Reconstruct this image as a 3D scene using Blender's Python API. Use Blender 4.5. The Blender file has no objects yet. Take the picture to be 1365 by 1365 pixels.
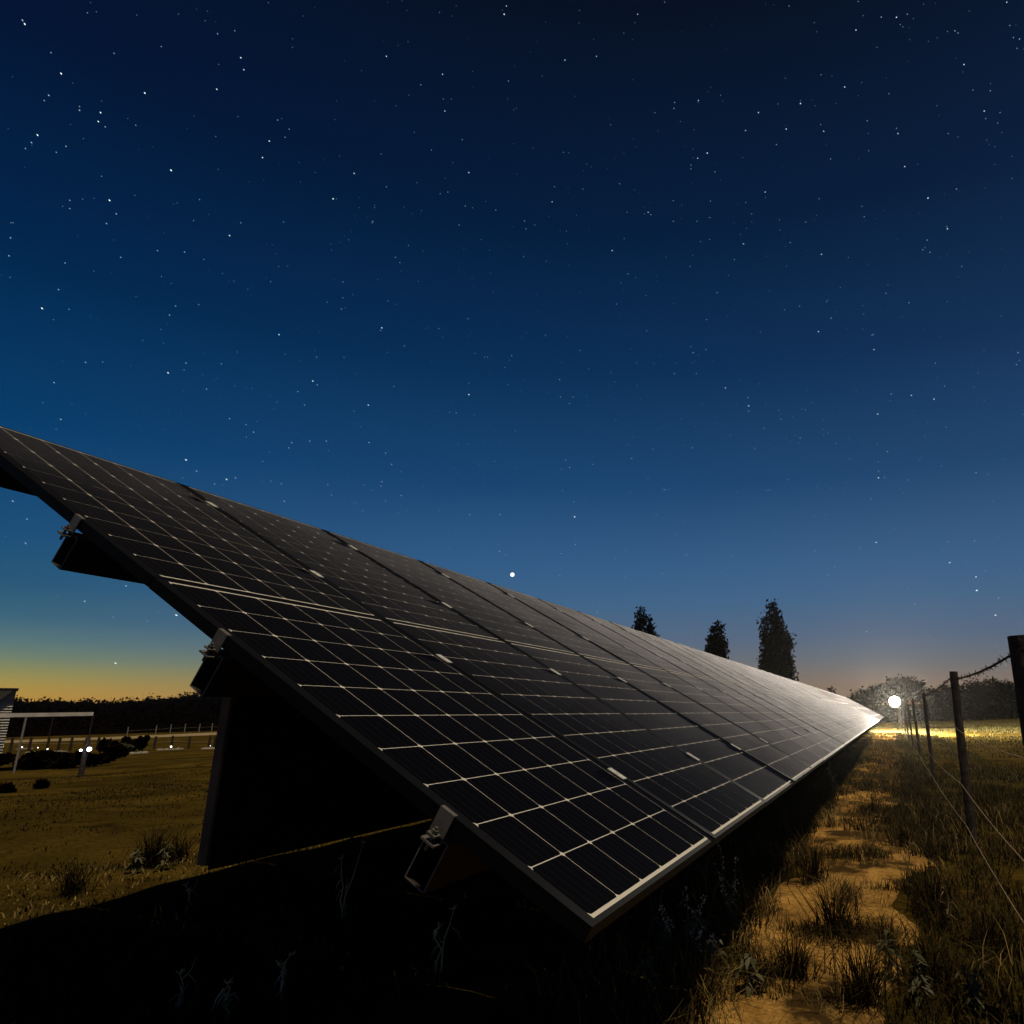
import bpy, math, random
import numpy as np
from mathutils import Matrix, Vector, Euler

random.seed(7)
RNG = np.random.default_rng(11)
scene = bpy.context.scene
COL = scene.collection

# ------------------------------------------------------------------ camera
F_PX, CX, CY, W_PX = 910.31, 830.26, 682.5, 1365.0
PITCH = math.radians(15.7)
CAM_H = 1.0
cam_d = bpy.data.cameras.new("camera")
cam_d.sensor_width = 36.0
cam_d.sensor_fit = 'HORIZONTAL'
cam_d.lens = F_PX / W_PX * 36.0
cam_d.shift_x = -(CX - W_PX / 2) / W_PX
cam_d.clip_start = 0.05
cam_d.clip_end = 20000.0
cam = bpy.data.objects.new("camera", cam_d)
COL.objects.link(cam)
cam.location = (0, 0, CAM_H)
cam.rotation_euler = (math.pi / 2 + PITCH, 0, 0)
scene.camera = cam

# ------------------------------------------------------------------ view / exposure
scene.view_settings.view_transform = 'Standard'
scene.view_settings.look = 'None'
scene.view_settings.exposure = 0.0
scene.view_settings.gamma = 1.0
scene.view_settings.use_curve_mapping = False
scene.render.engine = 'CYCLES'
cy = scene.cycles
cy.max_bounces = 5
cy.diffuse_bounces = 2
cy.glossy_bounces = 3
cy.transparent_max_bounces = 8
cy.sample_clamp_indirect = 4.0
cy.sample_clamp_direct = 40.0
cy.use_denoising = True

def lin(c):
    out = []
    for v in c[:3]:
        v = v / 255.0
        out.append(v / 12.92 if v <= 0.04045 else ((v + 0.055) / 1.055) ** 2.4)
    return tuple(out) + (1.0,)

# ------------------------------------------------------------------ sky (world): twilight low in the west, night blue above
world = bpy.data.worlds.new("World")
scene.world = world
world.use_nodes = True
nt = world.node_tree
nt.nodes.clear()
def wn(t, **k):
    n = nt.nodes.new(t)
    for a, b in k.items():
        setattr(n, a, b)
    return n
def wmath(op, a, b=None, clamp=False):
    n = wn('ShaderNodeMath', operation=op)
    n.use_clamp = clamp
    for i, v in enumerate((a, b)):
        if v is None:
            continue
        if isinstance(v, (int, float)):
            n.inputs[i].default_value = v
        else:
            nt.links.new(v, n.inputs[i])
    return n.outputs[0]
tc = wn('ShaderNodeTexCoord')
sep = wn('ShaderNodeSeparateXYZ')
nt.links.new(tc.outputs['Generated'], sep.inputs[0])
elev = wmath('MULTIPLY', wmath('ARCSINE', sep.outputs[2]), 57.29578 / 60.0, clamp=False)
elev = wmath('MAXIMUM', elev, 0.0)
def ramp(stops):
    r = wn('ShaderNodeValToRGB')
    cr = r.color_ramp
    cr.interpolation = 'LINEAR'
    while len(cr.elements) > 1:
        cr.elements.remove(cr.elements[-1])
    cr.elements[0].position = stops[0][0] / 60.0
    cr.elements[0].color = lin(stops[0][1])
    for e, c in stops[1:]:
        x = cr.elements.new(e / 60.0)
        x.color = lin(c)
    nt.links.new(elev, r.inputs[0])
    return r.outputs[0]
west = ramp([(0, (206, 150, 42)), (0.6, (200, 158, 48)), (1.2, (180, 156, 60)), (1.9, (150, 150, 82)), (2.8, (112, 136, 108)),
             (3.9, (80, 120, 122)), (5.4, (46, 98, 120)), (7.4, (22, 82, 114)), (10.7, (10, 72, 114)), (17, (1, 58, 104)),
             (28, (2, 36, 74)), (40, (4, 20, 50)), (53, (5, 13, 34)), (60, (5, 12, 30))])
east = ramp([(0, (146, 116, 90)), (1.6, (134, 116, 102)), (3.2, (108, 112, 118)), (5, (88, 106, 130)),
             (8, (66, 102, 138)), (10.8, (54, 95, 138)), (17.7, (26, 70, 114)), (27, (9, 48, 88)),
             (38, (4, 30, 62)), (52, (6, 17, 36)), (60, (7, 15, 32))])
az = wmath('MULTIPLY', wmath('ARCTAN2', sep.outputs[0], sep.outputs[1]), 57.29578)
d = wmath('DIVIDE', wmath('ADD', az, 62.0), 36.0)
fac = wmath('EXPONENT', wmath('MULTIPLY', wmath('MULTIPLY', d, d), -1.0))
mix = wn('ShaderNodeMix', data_type='RGBA')
nt.links.new(fac, mix.inputs[0])
nt.links.new(east, mix.inputs[6])
nt.links.new(west, mix.inputs[7])
# away from the west the sky grows a little duller towards the south-east
d2 = wmath('DIVIDE', wmath('ADD', az, -75.0), 55.0)
dull = wmath('MULTIPLY', wmath('EXPONENT', wmath('MULTIPLY', wmath('MULTIPLY', d2, d2), -1.0)), 0.14)
hsv = wn('ShaderNodeHueSaturation')
nt.links.new(wmath('SUBTRACT', 1.0, wmath('MULTIPLY', dull, 0.6)), hsv.inputs['Saturation'])
nt.links.new(wmath('SUBTRACT', 1.0, dull), hsv.inputs['Value'])
nt.links.new(mix.outputs[2], hsv.inputs['Color'])
bg = wn('ShaderNodeBackground')
bg.inputs['Strength'].default_value = 1.0
nt.links.new(hsv.outputs[0], bg.inputs[0])
wo = wn('ShaderNodeOutputWorld')
nt.links.new(bg.outputs[0], wo.inputs[0])

# ------------------------------------------------------------------ frame of the place: s runs along the solar row, q to its right
H2 = np.array([0.35301263, 0.93561856])
P2 = np.array([0.93561856, -0.35301263])
ROW = np.array([0.3529954552345808, 0.9355730429314123, -0.009863565470391689])
SLO = np.array([0.8193200744523932, -0.3141888965506445, -0.4795831032090404])
NRM = np.array([0.45178404595896887, -0.1612092386445208, 0.8774410277577622])
T0 = np.array([-1.3686764860038534, 2.0411172088151837, 0.3527741949853529 + CAM_H])
S = 0.159          # one solar cell with its gap, metres
MODW = 6.50168     # module pitch in cells
GAP = 0.32482      # seam between upper and lower cells, in cells

def W(q, s, z=0.0):
    return Vector((H2[0] * s + P2[0] * q, H2[1] * s + P2[1] * q, z))
def qs(x, y):
    return P2[0] * x + P2[1] * y, H2[0] * x + H2[1] * y

# ------------------------------------------------------------------ moon (the one distant lamp)
sun_d = bpy.data.lights.new("moonlight", 'SUN')
sun_d.energy = 2.7
sun_d.angle = math.radians(0.5)
sun_d.color = (1.0, 0.83, 0.56)
sun = bpy.data.objects.new("moonlight", sun_d)
COL.objects.link(sun)
to_moon = W(0.28, -0.16, 1.0)
sun.rotation_euler = to_moon.to_track_quat('Z', 'Y').to_euler()
sun.location = (5, -5, 30)

# ------------------------------------------------------------------ terrain
def smooth(x, a, b):
    t = np.clip((x - a) / (b - a), 0, 1)
    return t * t * (3 - 2 * t)
def vnoise(x, y, seed=0):
    xi, yi = np.floor(x).astype(np.int64), np.floor(y).astype(np.int64)
    xf, yf = x - xi, y - yi
    u, v = xf * xf * (3 - 2 * xf), yf * yf * (3 - 2 * yf)
    def hsh(a, b):
        n = (a * 374761393 + b * 668265263 + seed * 1442695041) & 0x7fffffff
        n = ((n ^ (n >> 13)) * 1274126177) & 0x7fffffff
        return ((n ^ (n >> 16)) & 0xffff) / 65535.0
    return (hsh(xi, yi) * (1 - u) + hsh(xi + 1, yi) * u) * (1 - v) + (hsh(xi, yi + 1) * (1 - u) + hsh(xi + 1, yi + 1) * u) * v
def terrain(x, y):
    x = np.asarray(x, float); y = np.asarray(y, float)
    q = P2[0] * x + P2[1] * y
    s = H2[0] * x + H2[1] * y
    r = np.hypot(x, y)
    z = -0.0099 * np.clip(s, -10, 90)
    left = np.clip(-q - 4.5, 0, 95)
    z = z - 0.035 * left
    right = np.clip(q - 1.5, 0, 60)
    z = z + 0.030 * right * smooth(right, 0, 12)
    far = smooth(r, 60, 120)
    near = np.exp(-(r / 14.0) ** 2)
    z = z + (vnoise(x * 0.9, y * 0.9, 3) - 0.5) * 0.10 * near
    z = z + (vnoise(x * 3.1, y * 3.1, 4) - 0.5) * 0.05 * near
    z = z + (vnoise(x * 9.0, y * 9.0, 5) - 0.5) * 0.02 * near
    z = z + (vnoise(x * 0.22, y * 0.22, 6) - 0.5) * 0.14 * (1 - far) * smooth(r, 6, 14)
    return z
def tz(x, y):
    return float(terrain(np.array([x]), np.array([y]))[0])
def gW(q, s, dz=0.0):
    v = W(q, s)
    v.z = tz(v.x, v.y) + dz
    return v
CP, SP = math.cos(PITCH), math.sin(PITCH)
def ray(px, py):
    x, y = (px - CX) / F_PX, (py - CY) / F_PX
    return Vector((x, CP + y * SP, SP - y * CP))
_TS = 0.5 * 1.006 ** np.arange(1200)
def ground_at(px, py):
    """the point of the ground that lies on the line of sight, for surveying positions"""
    dvec = ray(px, py)
    below = CAM_H + dvec.z * _TS < terrain(dvec.x * _TS, dvec.y * _TS)
    t = _TS[int(np.argmax(below))] if below.any() else 600.0
    p = Vector((0, 0, CAM_H)) + dvec * float(t)
    p.z = tz(p.x, p.y)
    return p
def bearing(px, dist):
    dvec = ray(px, 938.0)
    k = dist / math.hypot(dvec.x, dvec.y)
    x, y = dvec.x * k, dvec.y * k
    return Vector((x, y, tz(x, y)))
def height_at(px, py, p):
    """height of the line of sight (px,py) above point p's ground, at p's distance"""
    dvec = ray(px, py)
    k = math.hypot(p.x, p.y) / math.hypot(dvec.x, dvec.y)
    return CAM_H + dvec.z * k - p.z

# ------------------------------------------------------------------ materials
def mat(name):
    m = bpy.data.materials.new(name)
    m.use_nodes = True
    t = m.node_tree
    b = t.nodes['Principled BSDF']
    return m, t, b
def simple(name, col, rough=0.6, metal=0.0, var=0.25, scale=6.0, bump=0.0, spec=0.5):
    m, t, b = mat(name)
    n = t.nodes.new('ShaderNodeTexNoise')
    n.inputs['Scale'].default_value = scale
    n.inputs['Detail'].default_value = 6
    co = t.nodes.new('ShaderNodeTexCoord')
    t.links.new(co.outputs['Object'], n.inputs['Vector'])
    r = t.nodes.new('ShaderNodeValToRGB')
    r.color_ramp.elements[0].position = 0.3
    r.color_ramp.elements[1].position = 0.7
    r.color_ramp.elements[0].color = tuple(c * (1 - var) for c in col[:3]) + (1,)
    r.color_ramp.elements[1].color = tuple(min(1, c * (1 + var)) for c in col[:3]) + (1,)
    t.links.new(n.outputs[0], r.inputs[0])
    t.links.new(r.outputs[0], b.inputs['Base Color'])
    b.inputs['Roughness'].default_value = rough
    b.inputs['Metallic'].default_value = metal
    b.inputs['Specular IOR Level'].default_value = spec
    if bump:
        bp = t.nodes.new('ShaderNodeBump')
        bp.inputs['Strength'].default_value = bump
        bp.inputs['Distance'].default_value = 0.02
        t.links.new(n.outputs[0], bp.inputs['Height'])
        t.links.new(bp.outputs[0], b.inputs['Normal'])
    return m
def leafy(name, cols, rough=0.7, trans=0.0):
    """colour drawn per leaf or blade"""
    m, t, b = mat(name)
    g = t.nodes.new('ShaderNodeNewGeometry')
    r = t.nodes.new('ShaderNodeValToRGB')
    cr = r.color_ramp
    while len(cr.elements) > 1:
        cr.elements.remove(cr.elements[-1])
    for i, c in enumerate(cols):
        if i == 0:
            e = cr.elements[0]; e.position = 0
        else:
            e = cr.elements.new(i / (len(cols) - 1))
        e.color = tuple(c) + (1,)
    t.links.new(g.outputs['Random Per Island'], r.inputs[0])
    t.links.new(r.outputs[0], b.inputs['Base Color'])
    b.inputs['Roughness'].default_value = rough
    b.inputs['Specular IOR Level'].default_value = 0.0
    return m
def glow(name, col, strength, sampled=True):
    m = bpy.data.materials.new(name)
    m.use_nodes = True
    t = m.node_tree
    t.nodes.clear()
    e = t.nodes.new('ShaderNodeEmission')
    e.inputs[0].default_value = tuple(col) + (1,)
    e.inputs[1].default_value = strength
    o = t.nodes.new('ShaderNodeOutputMaterial')
    t.links.new(e.outputs[0], o.inputs[0])
    if not sampled:
        m.cycles.emission_sampling = 'NONE'
    return m

GLASS_ROUGH = 0.24
DUST = 0.125
def laminate(name):
    """what lies under the textured cover glass: the glass is the clear coat"""
    m, t, b = mat(name)
    b.inputs['Coat Weight'].default_value = 0.085
    b.inputs['Coat IOR'].default_value = 1.45
    # fine dust on the glass catches grazing light
    b.inputs['Sheen Weight'].default_value = DUST
    ge = t.nodes.new('ShaderNodeNewGeometry')
    mp = t.nodes.new('ShaderNodeMapping'); mp.inputs['Scale'].default_value = (1.3, 0.9, 2.6)
    t.links.new(ge.outputs['Position'], mp.inputs[0])
    dn = t.nodes.new('ShaderNodeTexNoise'); dn.inputs['Scale'].default_value = 1.4; dn.inputs['Detail'].default_value = 7; dn.inputs['Roughness'].default_value = 0.65
    t.links.new(mp.outputs[0], dn.inputs['Vector'])
    dr = t.nodes.new('ShaderNodeMapRange'); dr.inputs['From Min'].default_value = 0.3; dr.inputs['From Max'].default_value = 0.7
    dr.inputs['To Min'].default_value = DUST * 0.7; dr.inputs['To Max'].default_value = DUST * 1.3
    t.links.new(dn.outputs[0], dr.inputs['Value'])
    t.links.new(dr.outputs[0], b.inputs['Sheen Weight'])
    b.inputs['Sheen Roughness'].default_value = 0.14
    b.inputs['Sheen Tint'].default_value = (0.97, 0.94, 1.0, 1)
    b.inputs['Specular IOR Level'].default_value = 0.0
    n = t.nodes.new('ShaderNodeTexNoise')
    n.inputs['Scale'].default_value = 2.2
    n.inputs['Detail'].default_value = 5
    co = t.nodes.new('ShaderNodeTexCoord')
    t.links.new(co.outputs['Object'], n.inputs['Vector'])
    mr = t.nodes.new('ShaderNodeMapRange')
    mr.inputs['To Min'].default_value = GLASS_ROUGH * 0.8
    mr.inputs['To Max'].default_value = GLASS_ROUGH * 1.35
    t.links.new(n.outputs[0], mr.inputs['Value'])
    t.links.new(mr.outputs[0], b.inputs['Coat Roughness'])
    return m, t, b
M_CELL, t, b = laminate("silicon_cell_under_glass")
uvn = t.nodes.new('ShaderNodeUVMap'); uvn.uv_map = "UVMap"
sx = t.nodes.new('ShaderNodeSeparateXYZ')
t.links.new(uvn.outputs[0], sx.inputs[0])
def tmath(t, op, a, b_=None):
    n = t.nodes.new('ShaderNodeMath'); n.operation = op
    for i, v in enumerate((a, b_)):
        if v is None: continue
        if isinstance(v, (int, float)): n.inputs[i].default_value = v
        else: t.links.new(v, n.inputs[i])
    return n.outputs[0]
bus = tmath(t, 'LESS_THAN', tmath(t, 'ABSOLUTE', tmath(t, 'SUBTRACT', tmath(t, 'FRACT', tmath(t, 'MULTIPLY', sx.outputs[0], 5.0)), 0.5)), 0.022)
mixc = t.nodes.new('ShaderNodeMix'); mixc.data_type = 'RGBA'
mixc.inputs[6].default_value = (0.0022, 0.0020, 0.0026, 1)
mixc.inputs[7].default_value = (0.012, 0.011, 0.011, 1)
t.links.new(bus, mixc.inputs[0])
t.links.new(mixc.outputs[2], b.inputs['Base Color'])
b.inputs['Roughness'].default_value = 0.5
M_BACK, t, b = laminate("white_backsheet_under_glass")
b.inputs['Base Color'].default_value = (0.52, 0.49, 0.455, 1)
M_FRAME = simple("black_anodised_frame", (0.003, 0.003, 0.003), 0.6, 0.0, 0.2, 20, 0, 0.06)
M_ALU = simple("bright_aluminium", (0.66, 0.64, 0.60), 0.42, 0.3, 0.12, 30)
M_EDGE = simple("cut_steel_edge", (0.085, 0.078, 0.07), 0.7, 0.0, 0.4, 60)
M_ALUD = simple("dull_aluminium", (0.095, 0.088, 0.08), 0.6, 0.2, 0.2, 40)
M_STEEL = simple("galvanised_steel", (0.30, 0.285, 0.26), 0.5, 0.55, 0.3, 14, 0.05)
M_CHAN = simple("dark_coated_channel_steel", (0.016, 0.014, 0.013), 0.75, 0.0, 0.3, 14, 0.05, 0.15)
M_POSTSTEEL = simple("dull_zinc_post", (0.11, 0.072, 0.045), 0.9, 0.0, 0.35, 9, 0.08)
M_DARKFILL = simple("added_black_sheet", (0.008, 0.008, 0.008), 0.85, 0.0, 0.3, 5, 0.0, 0.1)  # for the added sheets that fill in the dark under the array
M_TIMBER = simple("weathered_dark_timber", (0.045, 0.034, 0.028), 0.95, 0.0, 0.5, 18, 0.5, 0.05)
M_PALEPOST = simple("pale_grey_post", (0.22, 0.20, 0.17), 0.8, 0.0, 0.2, 10)
M_WIRE = simple("rusted_wire", (0.22, 0.17, 0.13), 0.85, 0.0, 0.3, 60, 0, 0.0)
M_BARB = simple("dark_barbed_wire", (0.03, 0.024, 0.02), 0.9, 0.0, 0.4, 60, 0, 0.0)
M_TRUNK = simple("dark_bark", (0.035, 0.028, 0.022), 0.9, 0.0, 0.4, 6, 0.5)

# ground: dry grass, bare soil, mottled
def ground_mat(name, a, b_, c, s1=0.35, s2=2.6, s3=38.0, bumpd=0.05):
    m, t, b = mat(name)
    co = t.nodes.new('ShaderNodeTexCoord')
    outs = []
    for sc in (s1, s2, s3):
        n = t.nodes.new('ShaderNodeTexNoise')
        n.inputs['Scale'].default_value = sc
        n.inputs['Detail'].default_value = 8
        n.inputs['Roughness'].default_value = 0.62
        t.links.new(co.outputs['Object'], n.inputs['Vector'])
        outs.append(n)
    r1 = t.nodes.new('ShaderNodeValToRGB')
    r1.color_ramp.elements[0].position = 0.36; r1.color_ramp.elements[0].color = tuple(a) + (1,)
    r1.color_ramp.elements[1].position = 0.66; r1.color_ramp.elements[1].color = tuple(b_) + (1,)
    t.links.new(outs[0].outputs[0], r1.inputs[0])
    r2 = t.nodes.new('ShaderNodeValToRGB')
    r2.color_ramp.elements[0].position = 0.44; r2.color_ramp.elements[0].color = (0, 0, 0, 1)
    r2.color_ramp.elements[1].position = 0.70; r2.color_ramp.elements[1].color = (1, 1, 1, 1)
    t.links.new(outs[1].outputs[0], r2.inputs[0])
    mx = t.nodes.new('ShaderNodeMix'); mx.data_type = 'RGBA'
    t.links.new(r2.outputs[0], mx.inputs[0])
    t.links.new(r1.outputs[0], mx.inputs[6])
    mx.inputs[7].default_value = tuple(c) + (1,)
    mu = t.nodes.new('ShaderNodeMix'); mu.data_type = 'RGBA'; mu.blend_type = 'MULTIPLY'
    mu.inputs[0].default_value = 0.75
    r3 = t.nodes.new('ShaderNodeValToRGB')
    r3.color_ramp.elements[0].position = 0.3; r3.color_ramp.elements[0].color = (0.35, 0.35, 0.35, 1)
    r3.color_ramp.elements[1].position = 0.7; r3.color_ramp.elements[1].color = (1.35, 1.35, 1.35, 1)
    t.links.new(outs[2].outputs[0], r3.inputs[0])
    t.links.new(mx.outputs[2], mu.inputs[6]); t.links.new(r3.outputs[0], mu.inputs[7])
    t.links.new(mu.outputs[2], b.inputs['Base Color'])
    b.inputs['Roughness'].default_value = 1.0
    b.inputs['Specular IOR Level'].default_value = 0.0
    bp = t.nodes.new('ShaderNodeBump')
    bp.inputs['Strength'].default_value = 0.8
    bp.inputs['Distance'].default_value = bumpd
    ad = tmath(t, 'ADD', outs[1].outputs[0], tmath(t, 'MULTIPLY', outs[2].outputs[0], 0.5))
    t.links.new(ad, bp.inputs['Height'])
    t.links.new(bp.outputs[0], b.inputs['Normal'])
    return m
M_GROUND = ground_mat("dry_grass_ground", (0.034, 0.025, 0.005), (0.115, 0.074, 0.014), (0.018, 0.012, 0.004), 0.55, 2.2, 30.0)
M_PATH = ground_mat("sandy_soil", (0.31, 0.172, 0.046), (0.45, 0.255, 0.072), (0.22, 0.115, 0.030), 1.2, 5.0, 60.0, 0.02)
def litter_over(m):
    """dark dry litter lies over the sand in drifts"""
    t = m.node_tree; b = t.nodes['Principled BSDF']
    src = b.inputs['Base Color'].links[0].from_socket
    co = t.nodes.new('ShaderNodeTexCoord')
    mp = t.nodes.new('ShaderNodeMapping'); mp.inputs['Rotation'].default_value = (0, 0, 0.36); mp.inputs['Scale'].default_value = (1.0, 0.8, 1.0)
    t.links.new(co.outputs['Object'], mp.inputs[0])
    n = t.nodes.new('ShaderNodeTexNoise'); n.inputs['Scale'].default_value = 1.5; n.inputs['Detail'].default_value = 9; n.inputs['Roughness'].default_value = 0.68
    t.links.new(mp.outputs[0], n.inputs['Vector'])
    r = t.nodes.new('ShaderNodeValToRGB')
    r.color_ramp.elements[0].position = 0.485; r.color_ramp.elements[0].color = (0, 0, 0, 1)
    r.color_ramp.elements[1].position = 0.56; r.color_ramp.elements[1].color = (1, 1, 1, 1)
    t.links.new(n.outputs[0], r.inputs[0])
    mx = t.nodes.new('ShaderNodeMix'); mx.data_type = 'RGBA'
    t.links.new(r.outputs[0], mx.inputs[0]); t.links.new(src, mx.inputs[6]); mx.inputs[7].default_value = (0.045, 0.027, 0.010, 1)
    t.links.new(mx.outputs[2], b.inputs['Base Color'])
litter_over(M_PATH)
M_ROAD = ground_mat("pale_dirt_road", (0.26, 0.20, 0.11), (0.32, 0.25, 0.15), (0.2, 0.15, 0.09), 0.2, 1.0, 10)
M_FARFIELD = M_GROUND
M_GRASS = leafy("dry_and_green_grass", [(0.016, 0.013, 0.005), (0.036, 0.024, 0.008), (0.012, 0.014, 0.005), (0.07, 0.045, 0.016), (0.018, 0.012, 0.005), (0.010, 0.010, 0.004)])
M_GRASSLIT = leafy("olive_grass_painted_lit", [(0.070, 0.060, 0.020), (0.10, 0.083, 0.030), (0.046, 0.046, 0.016), (0.12, 0.095, 0.042)])  # lighter copy of the grass, the light falling on it painted in
M_STRAW = leafy("straw_grass", [(0.24, 0.165, 0.06), (0.11, 0.07, 0.028), (0.18, 0.13, 0.04), (0.06, 0.04, 0.018), (0.30, 0.21, 0.085)])
M_WEED = leafy("grey_green_weed", [(0.05, 0.055, 0.03), (0.10, 0.095, 0.06), (0.035, 0.04, 0.02)])
M_DEADBRIGHT = leafy("brightened_dead_stalk", [(0.55, 0.37, 0.22), (0.40, 0.26, 0.15), (0.64, 0.46, 0.30)])  # stalk colour raised to make up for light missing under the array
M_STRAWSTALK = leafy("straw_stalk", [(0.2, 0.14, 0.07), (0.14, 0.10, 0.05)])
M_FLOWER = leafy("whitish_seed_heads", [(0.62, 0.52, 0.42), (0.42, 0.33, 0.27), (0.7, 0.62, 0.52)])
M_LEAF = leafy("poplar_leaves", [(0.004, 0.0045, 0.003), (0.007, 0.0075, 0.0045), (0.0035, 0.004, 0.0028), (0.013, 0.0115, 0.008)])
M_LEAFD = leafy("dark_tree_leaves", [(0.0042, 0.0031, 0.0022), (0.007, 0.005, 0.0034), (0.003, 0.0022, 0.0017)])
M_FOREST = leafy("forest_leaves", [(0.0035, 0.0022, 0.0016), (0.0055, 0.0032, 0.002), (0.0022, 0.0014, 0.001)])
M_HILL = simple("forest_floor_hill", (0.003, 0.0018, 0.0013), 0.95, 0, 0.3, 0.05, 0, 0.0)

# ------------------------------------------------------------------ mesh helpers
def tag(o, label=None, cat=None, group=None, kind=None):
    if label: o["label"] = label
    if cat: o["category"] = cat
    if group: o["group"] = group
    if kind: o["kind"] = kind
    return o
def empty(name, loc, label=None, cat=None, group=None):
    o = bpy.data.objects.new(name, None)
    o.empty_display_size = 0.2
    o.location = loc
    COL.objects.link(o)
    return tag(o, label, cat, group)
def link(name, me, parent=None, mtx=None):
    o = bpy.data.objects.new(name, me)
    COL.objects.link(o)
    if parent is not None:
        o.parent = parent
    if mtx is not None:
        o.matrix_basis = mtx
    return o
class MB:
    def __init__(s):
        s.v = []; s.f = []; s.m = []
    def add(s, vs, fs, mi=0):
        k = len(s.v)
        s.v.extend([tuple(p) for p in vs])
        for f in fs:
            s.f.append(tuple(i + k for i in f)); s.m.append(mi)
        return s
    def box(s, x0, x1, y0, y1, z0, z1, mi=0, mtx=None):
        vs = [Vector(p) for p in ((x0,y0,z0),(x1,y0,z0),(x1,y1,z0),(x0,y1,z0),(x0,y0,z1),(x1,y0,z1),(x1,y1,z1),(x0,y1,z1))]
        if mtx is not None: vs = [mtx @ v for v in vs]
        return s.add(vs, [(3,2,1,0),(4,5,6,7),(0,1,5,4),(1,2,6,5),(2,3,7,6),(3,0,4,7)], mi)
    def prism(s, prof, axis_a, axis_b, mi=0):
        """prof: list of 3D points at the near end; extruded by the vector axis_b-axis_a"""
        n = len(prof); d_ = Vector(axis_b) - Vector(axis_a)
        vs = [Vector(p) for p in prof] + [Vector(p) + d_ for p in prof]
        fs = [tuple(range(n - 1, -1, -1)), tuple(range(n, 2 * n))]
        for i in range(n):
            j = (i + 1) % n
            fs.append((i, j, n + j, n + i))
        return s.add(vs, fs, mi)
    def tube(s, pts, rads, n=6, mi=0, cap=True):
        pts = [Vector(p) for p in pts]
        if isinstance(rads, (int, float)): rads = [rads] * len(pts)
        k = len(s.v); prev = None
        for i, p in enumerate(pts):
            dd = (pts[min(i + 1, len(pts) - 1)] - pts[max(i - 1, 0)])
            if dd.length < 1e-9: dd = Vector((0, 0, 1))
            dd.normalize()
            a = Vector((1, 0, 0)) if abs(dd.x) < 0.8 else Vector((0, 1, 0))
            if prev is not None: a = prev
            u = (a - dd * a.dot(dd))
            u.normalize(); prev = u
            w = dd.cross(u)
            for j in range(n):
                an = 2 * math.pi * j / n
                s.v.append(tuple(p + (u * math.cos(an) + w * math.sin(an)) * rads[i]))
        for i in range(len(pts) - 1):
            for j in range(n):
                a0 = k + i * n + j; a1 = k + i * n + (j + 1) % n
                s.f.append((a0, a1, a1 + n, a0 + n)); s.m.append(mi)
        if cap:
            s.f.append(tuple(k + j for j in range(n - 1, -1, -1))); s.m.append(mi)
            e = k + (len(pts) - 1) * n
            s.f.append(tuple(e + j for j in range(n))); s.m.append(mi)
        return s
    def mesh(s, name, mats):
        me = bpy.data.meshes.new(name)
        me.from_pydata(s.v, [], s.f)
        for m in (mats if isinstance(mats, (list, tuple)) else [mats]): me.materials.append(m)
        me.polygons.foreach_set("material_index", s.m)
        me.update()
        return me
    def build(s, name, mats, parent=None, mtx=None, smooth_=False):
        me = s.mesh(name, mats)
        if smooth_: me.shade_smooth()
        return link(name, me, parent, mtx)
def np_mesh(name, verts, quads=None, tris=None, mats=None, uv=None):
    me = bpy.data.meshes.new(name)
    quads = np.zeros((0, 4), np.int32) if quads is None else np.asarray(quads, np.int32)
    tris = np.zeros((0, 3), np.int32) if tris is None else np.asarray(tris, np.int32)
    verts = np.asarray(verts, np.float32)
    me.vertices.add(len(verts)); me.vertices.foreach_set("co", verts.ravel())
    nl = quads.size + tris.size
    me.loops.add(nl)
    me.loops.foreach_set("vertex_index", np.concatenate([quads.ravel(), tris.ravel()]).astype(np.int32))
    npol = len(quads) + len(tris)
    me.polygons.add(npol)
    st = np.concatenate([np.arange(len(quads)) * 4, quads.size + np.arange(len(tris)) * 3]).astype(np.int32)
    me.polygons.foreach_set("loop_start", st)
    for m in (mats if isinstance(mats, (list, tuple)) else [mats]): me.materials.append(m)
    me.update(calc_edges=True)
    me.validate()
    return me
def blades(base, h, w, lean, rng, curl=0.5):
    """base (N,3); tapered bent grass blades, 5 vertices each"""
    n = len(base)
    a = rng.uniform(0, 2 * np.pi, n)
    dx, dy = np.cos(a), np.sin(a)
    fa = a + np.pi / 2 + rng.normal(0, 0.5, n)
    wx, wy = np.cos(fa) * w, np.sin(fa) * w
    mid = base + np.stack([dx * lean * h * 0.35, dy * lean * h * 0.35, h * 0.6], 1)
    tip = base + np.stack([dx * lean * h, dy * lean * h, h * (1 - curl * lean * 0.45)], 1)
    side = np.stack([wx, wy, np.zeros(n)], 1)
    v = np.stack([base - side, base + side, mid + side * 0.7, mid - side * 0.7, tip], 1).reshape(-1, 3)
    k = np.arange(n) * 5
    return v, np.stack([k, k + 1, k + 2, k + 3], 1), np.stack([k + 3, k + 2, k + 4], 1)
def leaf_cloud(centres, size, rng, flat=0.0):
    """one small bent leaf-clump quad per centre, random tilt"""
    n = len(centres)
    u = rng.normal(size=(n, 3)); u /= np.linalg.norm(u, axis=1, keepdims=True)
    w = rng.normal(size=(n, 3)); w -= (w * u).sum(1, keepdims=True) * u
    w /= np.linalg.norm(w, axis=1, keepdims=True)
    sz = size * rng.uniform(0.55, 1.4, (n, 1))
    u = u * sz; w = w * sz * rng.uniform(0.45, 0.9, (n, 1))
    v = np.stack([centres - u, centres + w * 0.8, centres + u, centres - w], 1).reshape(-1, 3)
    k = np.arange(n) * 4
    return v, np.stack([k, k + 1, k + 2, k + 3], 1)

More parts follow.
